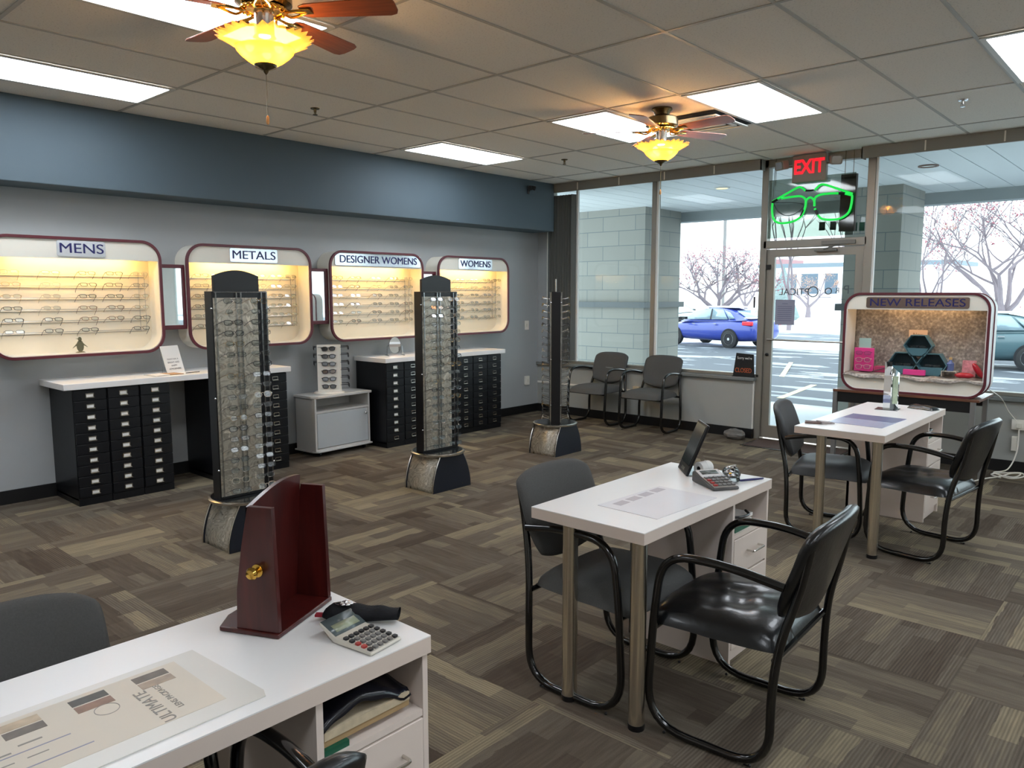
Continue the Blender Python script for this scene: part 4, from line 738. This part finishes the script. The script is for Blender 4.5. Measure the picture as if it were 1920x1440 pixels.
B(-.082, .082, -.006, .006, 0, .205).o('pink_panel', pink, t, bev=.002); B(-.05, .05, .004, .01, .18, .29).o('mint_card', mat('mint_card', (160, 190, 184), .6), t); B(-.07, .07, .006, .06, 0, .006).o('foot', pink, t)
for i in range(3): put_glasses(5 if i else 2, (-2.19, NRy+.085, NRz+.165-.06*i), (-.1, 0, .08), '%s small glasses down on the hot pink stand' % ORD[i], 'glasses on the pink stand')
def hexring(r): return [(r*math.cos(PI/3*i), r*.92*math.sin(PI/3*i)) for i in range(6)]
hs = [(-1.87, .0, 'lower left'), (-1.645, .0, 'lower right'), (-1.757, .155, 'upper')]
for x, z, l in hs:
    t = nr('hexagon_tray', '%s teal hexagon tray in the stack inside the new releases case' % l, 'tray', x, .12, 0, NRz+.092+z, 'teal hexagon trays'); r = .118 if z == 0 else .112
    h0 = [(a, b) for a, b in hexring(r)]; h1 = [(a, b) for a, b in hexring(r-.008)]
    MB().ring(h0, h1, 'y', -.05, .05).o('tray_rim', teal, t); MB().prism(h1, 'y', .04, .048).o('tray_back', tealin, t)
    MB().prism([(-(r-.03), -.02), (r-.03, -.02), (r*.5-.004, -r*.8), (-(r*.5-.004), -r*.8)], 'y', -.05, -.044).o('tray_front', teal, t)
    put_glasses(0, (x, NRy+.095, NRz+.08+z), (-.1, 0, 0), 'black eyeglasses resting in the %s teal hexagon tray' % l, 'glasses in the teal trays')
t = nr('pink_name_block', 'hot pink name block before the teal trays', 'sign', -1.762, .035); B(-.085, .085, -.012, .012, 0, .045).o('block', pink, t, bev=.002)
t = nr('cream_card', 'small cream card pinned on the cloth above the teal trays', 'card', -1.79, .2, 0, NRz+.285); B(-.072, .072, -.002, .002, 0, .09).o('card', mat('peach_card', (222, 190, 160), .6), t); text('New', .04, 'script', mat('script_brown', (150, 100, 70), .6), t, (0, -.003, .05), (PI/2, 0, 0))
t = nr('small_bottle', 'small blue and clear spray bottle on a clear riser in the case', 'bottle', -1.56+.05, .1, 0, NRz+.052); MB().lathe([(.026, 0), (.028, .005), (.028, .06), (.012, .075), (.01, .09)], 18).o('bottle_body', mat('bottle_blue', (96, 112, 160), .25), t); MB().at(0, 0, .09).lathe([(.012, 0), (.012, .02), (.003, .022)], 12).o('bottle_cap', mat('gold_cap', (196, 160, 110), .3), t)
t = nr('acrylic_riser', 'clear acrylic riser under the small bottle in the case', 'riser', -1.51, .1); MB().box(-.055, .055, -.045, .045, .043, .047).box(-.055, -.051, -.045, .045, 0, .043).box(.051, .055, -.045, .045, 0, .043).o('riser', mat('riser', (206, 196, 182), .2), t)
for i, (x, rx, rz, lab) in enumerate(((-1.40, 0, .1, 'red leather eyeglass case lying flat in the new releases case'), (-1.315, -1.1, .2, 'red eyeglass case standing tilted at right inside the case'))):
    t = nr('eyeglass_case', lab, 'eyeglass case', x, .07 if i == 0 else .13, rz, NRz+(.022 if i == 0 else .062)); cse = MB().ball((0, 0, 0), .07, 20, (1, .42, .34)); o = cse.o('case_body', mat('red_leather', (176, 24, 44), .28, coat=.3), t, smooth=180); o.rotation_euler = (0, rx*-0.9 if i else 0, 0)
t = nr('floral_card', 'pink floral patterned card behind the red cases', 'card', -1.39, .17); MB().at(0, 0, 0, -.2).box(-.05, .05, -.003, .003, 0, .135).o('card', mat('floral', (206, 130, 140), .6, noise=.7, nscale=40), t)
t = nr('pink_booklet', 'magenta booklet lying behind the pink stand', 'booklet', -2.02, .14); B(-.08, .1, -.05, .05, 0, .05).o('booklet', mat('magenta', (168, 52, 92), .5), t, bev=.002); MB().tube([(-.09, -.06, .004), (.06, -.056, .055)], .003, 5).o('ribbon', black, t)
# ------------------------------------------------------------ window sill sign, rock, mat, cords
t = thing('closed_sign', 'black letter sign reading CLOSED in orange on the window sill', 'sign', (-3.70, 7.965, .676), 0)
MB().prism([(-.135, 0), (.115, 0), (.1, .25), (-.1, .26)], 'y', -.006, .006).o('board', mat('slate', (24, 26, 28), .5), t, bev=.002); MB().box(-.13, .12, -.03, .02, -.0005, .006).o('foot', black, t)
text('CLOSED', .07, 'sign_letters', mat('orange_letters', (196, 96, 56), .5), t, (-.012, -.008, .068), (PI/2, 0, 0), fit=.19); text("Sorry we're", .04, 'chalk_letters', white, t, (0, -.008, .205), (PI/2, 0, 0), fit=.17)
rk = MB().ball((0, 0, .055), .1, 12, (1.25, .7, .62)); rnd = random.Random(3)
rk.v = [(x+rnd.uniform(-.012, .012), y+rnd.uniform(-.008, .008), max(0.001, z+rnd.uniform(-.01, .01))) for x, y, z in rk.v]
o = tag(rk.o('rock', mat('grey_stone', (112, 110, 106), .85, noise=.35, nscale=14, bump=1, bscale=20), smooth=12), 'grey stone door stop on the floor beside the front door', 'rock'); o.location = (-3.71, 7.8, 0)
t = thing('door_mat', 'brown ribbed entrance mat on the floor inside the front door', 'door mat', (0, 0, 0)); B(-3.52, -2.52, 7.52, 7.96, 0, .006).o('mat_border', black, t, bev=.002); B(-3.49, -2.55, 7.55, 7.95, .006, .01).o('mat_pile', mat('mat_brown', (78, 62, 56), .95, noise=.4, nscale=60), t)
t = thing('power_cord', 'white power cord coiled on floor below the right window', 'cord', (0, 0, 0))
MB().tube(spl([(-1.62, 7.3, .02), (-1.5, 7.1, .008), (-1.38, 7.2, .008), (-1.28, 7.5, .008), (-1.2, 7.65, .012), (-1.12, 7.72, .04), (-1.05, 7.7, .05), (-1.1, 7.66, .02), (-1.25, 7.7, .03), (-1.16, 7.78, .06), (-1.12, 7.9, .2), (-1.12, 7.93, .4)], 6), .006, 6).tube(spl([(-1.2, 7.68, .012), (-1.1, 7.6, .02), (-1.02, 7.66, .04), (-1.06, 7.74, .05), (-1.2, 7.72, .03), (-1.26, 7.66, .02), (-1.18, 7.62, .01)], 6), .006, 6).o('cable', whitep, t); B(-1.17, -1.13, 7.93, 7.965, .2, .33).o('power_strip', whitep, t, bev=.003)
t = thing('case_cord', 'white cord from display case to outlet under right window', 'cord', (0, 0, 0)); MB().tube(spl([(-1.26, 7.3, .8), (-1.24, 7.75, .68), (-1.2, 7.9, .55), (-1.12, 7.945, .44)], 6), .004, 6).o('cable', whitep, t)
t = thing('outlet', 'white electrical outlet box under the right window', 'outlet', (-1.12, 7.97, .43)); B(-.06, .06, -.035, 0, -.04, .05).o('plate', whitep, t, bev=.004); B(-.02, .02, -.06, -.035, -.02, .02).o('plug', cream, t, bev=.003)
t = thing('surface_raceway', 'cream wiring raceway running right from outlet under right window', 'raceway', (0, 7.97, .43)); B(-1.06, 1.5, -.014, 0, -.01, .012).o('channel', whitep, t)
# ------------------------------------------------------------ outside
struct(MB().add([(-140, 8.09, -.06), (60, 8.09, -.06), (60, 11.4, -.07), (-140, 11.4, -.07), (60, 11.45, -.16), (-140, 11.45, -.16), (60, 20, -.37), (-140, 20, -.37), (60, 190, -.37), (-140, 190, -.37)], [(0, 1, 2, 3), (3, 2, 4, 5), (5, 4, 6, 7), (7, 6, 8, 9)]).o('floor_outside', gm))
struct(B(-14, 8, 8.1, 11.9, 2.95, 3.05).o('ceiling_canopy', mat('soffit_base', (176, 186, 194), .5)))
q = MB()
for i in range(72): x = -13.9+.3*i; q.box(x+.006, x+.294, 8.1, 11.7, 2.935, 2.95)
struct(q.o('trim_9', mat('soffit_plank', (226, 230, 232), .45)))
struct(B(-14, 8, 11.7, 11.95, 2.78, 3.4).o('trim_10', mat('fascia', (166, 172, 174), .6)))
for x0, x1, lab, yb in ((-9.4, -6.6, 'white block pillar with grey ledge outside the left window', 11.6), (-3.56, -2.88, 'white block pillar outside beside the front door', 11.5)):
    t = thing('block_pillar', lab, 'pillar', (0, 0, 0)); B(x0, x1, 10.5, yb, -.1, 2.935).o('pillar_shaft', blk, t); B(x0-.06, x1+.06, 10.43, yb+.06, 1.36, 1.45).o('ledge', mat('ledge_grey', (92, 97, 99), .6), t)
for i, (x, y, lab) in enumerate(((-4.72, 9.32, 'round lit soffit light outside the left window'), (-2.29, 9.2, 'round unlit soffit light outside the right window'))):
    t = thing('soffit_light', lab, 'light', (x, y, 2.935)); MB().ring(ell(0, 0, .1, .1, 24), ell(0, 0, .075, .075, 24), 'z', -.012, 0).o('ring', white if i == 0 else mat('rust_ring', (120, 96, 86), .6), t); B(-.07, .07, -.07, .07, -.004, -.001).o('lens', mat('soffit_glow', (255, 230, 170), .4, emit=(255, 222, 160), es=.5) if i == 0 else white, t)
q = MB()
for a, b in (((-5.25, 12.7), (-5.75, 15.6)), ((-8.0, 12.7), (-8.5, 16)), ((-7.0, 17), (-8.6, 21.5)), ((-2.4, 12.7), (-2.9, 15.6))):
    za = -.16-.21*(a[1]-11.45)/8.55+.004; zb = -.16-.21*(min(b[1], 20)-11.45)/8.55+.004
    q.add([(a[0]-.06, a[1], za), (a[0]+.06, a[1], za), (b[0]+.06, b[1], zb+.002), (b[0]-.06, b[1], zb+.002)], [(0, 1, 2, 3)])
tag(q.o('parking_lines', mat('line_yellow', (214, 204, 150), .7)), 'pale yellow painted parking lines on the asphalt lot', 'parking line', None, 'stuff')
def car(loc, rz, paint, lab, snow=True, suv=False):
    t = thing('car', lab, 'car', loc, rz)
    # local: forward +X, length 4.65
    st = [(-2.32, .62, .48, .86), (-2.25, .76, .3, .98), (-2.05, .83, .24, 1.06), (-1.5, .88, .2, 1.08), (-.6, .89, .19, 1.0), (.4, .89, .19, .95), (1.1, .88, .2, .93), (1.7, .86, .22, .84), (2.1, .78, .26, .72), (2.3, .6, .36, .6)]
    n = 14; vs = []; fs = []
    for x, wd, z0, z1 in st:
        for k in range(n):
            a = 2*PI*k/n; ca, sa = math.cos(a), math.sin(a); e = .42
            vs.append((x, wd*math.copysign(abs(ca)**e, ca), (z0+z1)/2+(z1-z0)/2*math.copysign(abs(sa)**.6, sa)))
    for i in range(len(st)-1):
        for k in range(n): k2 = (k+1) % n; fs.append((i*n+k, i*n+k2, (i+1)*n+k2, (i+1)*n+k))
    fs += [tuple(range(n))[::-1], tuple((len(st)-1)*n+k for k in range(n))]
    MB().add(vs, fs).o('body', paint, t, smooth=60, sub=1)
    gs = [(-1.95, .72, 1.04, 1.04), (-1.35, .68, 1.0, 1.32), (-.75, .64, .98, 1.43), (-.1, .64, .96, 1.46), (.45, .66, .94, 1.36), (1.25, .72, .92, .93)]
    vs = []; fs = []
    for x, wd, z0, z1 in gs: vs += [(x, -wd-.1, z0-.04), (x, -wd*.86, z1-.03), (x, -wd*.7, z1), (x, wd*.7, z1), (x, wd*.86, z1-.03), (x, wd+.1, z0-.04)]
    for i in range(len(gs)-1):
        for k in range(5): fs.append((i*6+k, i*6+k+1, (i+1)*6+k+1, (i+1)*6+k))
    MB().add(vs, fs).o('cabin', paint, t, smooth=50, sub=1)
    gw = mat('car_glass', (148, 168, 178), .08, .2)
    for s in (-1, 1):
        MB().add([(-.32, s*.772, 1.0), (.98, s*.80, .98), (.42, s*.672, 1.30), (-.28, s*.645, 1.385)], [(0, 1, 2, 3)]).add([(-1.18, s*.765, 1.02), (-.4, s*.772, 1.0), (-.36, s*.645, 1.385), (-.85, s*.655, 1.36)], [(0, 1, 2, 3)]).add([(-1.5, s*.765, 1.06), (-1.23, s*.765, 1.03), (-.93, s*.66, 1.34), (-1.2, s*.675, 1.27)], [(0, 1, 2, 3)]).o('side_window', gw, t, solid=.03)
        MB().tube([(-.36, s*.775, 1.0), (-.33, s*.66, 1.39)], .02, 6).box(.75, .92, s*.9-.06, s*.9+.06, .98, 1.08).o('mirror_and_pillar', black, t)
        B(-2.28, -1.85, s*.76-.07, s*.76+.05, .82, .97).o('tail_light', mat('tail_red', (206, 36, 56), .2), t, bev=.03)
        B(-.75, -.6, s*.885-.02, s*.885+.02, .84, .87).box(.3, .45, s*.885-.02, s*.885+.02, .82, .85).o('door_handle', chrome, t)
    MB().add([(-1.88, -.55, 1.07), (-1.88, .55, 1.07), (-1.38, .5, 1.33), (-1.38, -.5, 1.33)], [(0, 1, 2, 3)]).o('rear_window', gw, t, solid=.02)
    for x in (-1.33, 1.37):
        for s in (-1, 1):
            w_ = MB().at(x, s*.79, .325, PI/2); w_.lathe([(.2, -.1), (.3, -.1), (.325, -.08), (.325, .08), (.3, .1), (.2, .1), (.2, -.1)], 28)
            wo = w_.o('wheel', mat('tyre', (38, 38, 40), .8), t); hb = MB().at(x, s*.87, .325, PI/2).lathe([(.205, -.02), (.215, -.02), (.215, .02), (.205, .02), (.205, -.02)], 28).lathe([(.05, -.02), (.05, .02), (.01, .025)], 16)
            for k in range(10): hb.at(x, s*.87, .325, PI/2, 0, 0); hb.X = hb.X @ Matrix.Rotation(2*PI*k/10, 4, 'Z'); hb.box(.03, .21, -.014, .014, -.012, .012)
            hb.o('rim', mat('rim_silver', (206, 208, 212), .3, .7), wo)
            MB().at(x, s*.845, .34, PI/2).lathe([(.36, -.04), (.36, .045)], 26).o('wheel_arch', mat('arch_dark', (24, 24, 30), .8), t)
    if snow: MB().box(-2.1, -1.75, -.6, .6, 1.055, 1.10).box(-1.25, .3, -.44, .44, 1.425, 1.475).o('snow_cap', mat('snow', (244, 247, 250), .8), t, bev=.02)
    return t
car((-13.6, 26.85, -.37), math.radians(164), mat('blue_paint', (48, 64, 150), .25, noise=.1, nscale=2, coat=.6), 'blue sedan parked in the snowy lot outside the window')
car((-22.4, 38.6, -.37), math.radians(-10), mat('silver_paint', (196, 206, 210), .3, coat=.4), 'silver car partly hidden behind the blue sedan')
o = car((-4.55, 23.6, -.37), math.radians(188), mat('green_paint', (70, 96, 104), .3, coat=.4), 'dark green car at the right edge outside the window')
# trees
bark = mat('grey_bark', (128, 116, 122), .9, noise=.2); berry = mat('red_berries', (170, 100, 112), .7); leaf = mat('brown_leaves', (150, 92, 84), .8)
def tree(name, loc, h, spread, seed, lab, cat, trunks=3, levels=4, berries=0, r0=.12, lean=.9, bm=None, stem=0, l0=.33, upb=.16):
    R_ = random.Random(seed); t = thing(name, lab, cat, loc, 0, 'bare winter trees outside'); q = MB(); tips = []
    def br(p, d, L_, r, lv):
        pts = [p]; dd = d.copy(); k = 3
        for i in range(k):
            dd = (dd+Vector((R_.uniform(-.2, .2), R_.uniform(-.2, .2), R_.uniform(-.08, upb)))).normalized(); pts.append(pts[-1]+dd*L_/k)
        q.tube(pts, [r*(1-.45*i/k) for i in range(k+1)], 4 if lv < levels else 6)
        if lv <= 1: tips.extend(pts[1:])
        if lv == 0: return
        for c in range(R_.choice([2, 3, 3])):
            b = pts[R_.choice([2, 3, 3])]; nd = (dd*.8+Vector((R_.uniform(-1, 1)*spread, R_.uniform(-1, 1)*spread, R_.uniform(-.25, .5)))).normalized(); br(b, nd, L_*R_.uniform(.6, .85), max(.009, r*.58), lv-1)
    for i in range(trunks):
        a = 2*PI*i/trunks+R_.uniform(-.3, .3); br(Vector((0, 0, stem)), Vector((math.cos(a)*lean, math.sin(a)*lean, 1)).normalized(), h*l0, r0, levels)
    if stem: q.tube([(0, 0, 0), (.03, 0, stem*.5), (0, 0, stem+.05)], [r0*2, r0*1.6, r0*1.3], 8)
    q.o('branches', bark, t)
    if berries:
        b = MB()
        for i in range(berries):
            p = R_.choice(tips); s = R_.uniform(.015, .036); o_ = p+Vector((R_.gauss(0, .1), R_.gauss(0, .1), R_.gauss(0, .08))); b.add([o_+Vector(v)*s for v in ((1, 0, 0), (-1, 0, 0), (0, 1, 0), (0, -1, 0), (0, 0, 1), (0, 0, -1))], [(0, 2, 4), (2, 1, 4), (1, 3, 4), (3, 0, 4), (2, 0, 5), (1, 2, 5), (3, 1, 5), (0, 3, 5)])
        b.o('berries', bm or berry, t)['kind'] = 'stuff'
    return t
tree('crabapple_tree', (-17.4, 34.3, -.37), 5.0, 1.0, 11, 'wide crabapple tree with red berries behind the blue sedan', 'tree', 6, 5, 1500, .11, 1.1, None, 1.0, .27, .12)
tree('bare_tree', (-6.7, 26.3, -.37), 6.2, .35, 5, 'tall bare multi trunk tree at left of the right window', 'tree', 5, 3, 60, .06, .2, None, 0, .33, .2)
tree('crabapple_tree', (-4.95, 30.2, -.37), 6.4, .85, 8, 'crabapple tree with red berries outside the right window', 'tree', 5, 5, 1300, .1, .7, None, 1.2, .27, .14)
tree('bare_tree', (-2.1, 33, -.37), 4.6, .8, 14, 'smaller bare tree at the far right outside', 'tree', 2, 4, 150, .1, .6)
tree('crabapple_tree', (-28.9, 62, -.37), 5.4, .9, 21, 'distant red berried tree before the white building', 'tree', 3, 4, 900, .12, .8, None, .8, .25)
tree('oak_tree', (-23.6, 62, -.37), 5.0, .8, 23, 'distant tree with rusty leaves before the white building', 'tree', 3, 4, 900, .12, .7, mat('rust_leaves', (206, 160, 130), .8), .8, .25)
tree('bare_tree', (-16.2, 40, -.37), 10.5, .5, 31, 'tall bare tree seen through the door transom', 'tree', 3, 5, 0, .07, .35, None, 1.6, .27)
tree('bare_tree', (-15.5, 52, -.37), 9.0, .6, 33, 'distant bare tree behind the pillar by the door', 'tree', 3, 4, 0, .14, .4)
t = thing('office_building', 'low white building with dark windows across the road', 'building', (-31.5, 71, -.37), .0)
B(0, 16, 0, 8, 0, 4.3).o('wall', mat('bldg_white', (214, 208, 214), .8), t); B(-.3, 16.3, -.3, 8.3, 4.3, 4.65).o('roof', mat('bldg_roof', (110, 122, 132), .7), t)
for x, w_ in ((2.2, 1.1), (3.75, 1.5), (5.9, 1.1), (8.4, 1.5), (11.5, 1.5)): B(x, x+w_, -.06, .02, 1.9, 3.7).o('window', mat('bldg_window', (84, 98, 112), .2), t)
t = thing('brick_building', 'small reddish brick building beyond the white one', 'building', (-37.4, 84, -.37), 0); B(0, 2.4, 0, 6, 0, 5.7).o('wall', mat('bldg_brick', (150, 112, 116), .8), t)
for x, y, h, lab in ((-26, 52, 8, 'distant utility pole behind the crabapple tree'), (-6, 46, 9, 'distant utility pole seen through the right window')):
    t = thing('utility_pole', lab, 'pole', (x, y, -.37)); MB().tube([(0, 0, 0), (0, 0, h)], .12, 8).o('pole', mat('pole_wood', (120, 116, 116), .8), t); B(-1, 1, -.06, .06, h-.7, h-.55).o('crossarm', MC['pole_wood'], t)
for x, y, h, lab in ((-30, 50, 3.4, 'small distant evergreen left of the crabapple tree'), (-19.5, 47, 3.6, 'distant evergreen right of the crabapple tree')):
    t = thing('evergreen_tree', lab, 'tree', (x, y, -.37)); MB().lathe([(.9, .3), (1.0, .5), (.55, h*.45), (.62, h*.5), (.2, h*.85), (.01, h)], 14, 0, lambda i, a: (1+.15*math.sin(a*7+i), .05*math.sin(a*5))).o('foliage', mat('dusty_green', (128, 142, 142), .9, noise=.3), t); MB().tube([(0, 0, 0), (0, 0, .6)], .1, 6).o('trunk', bark, t)
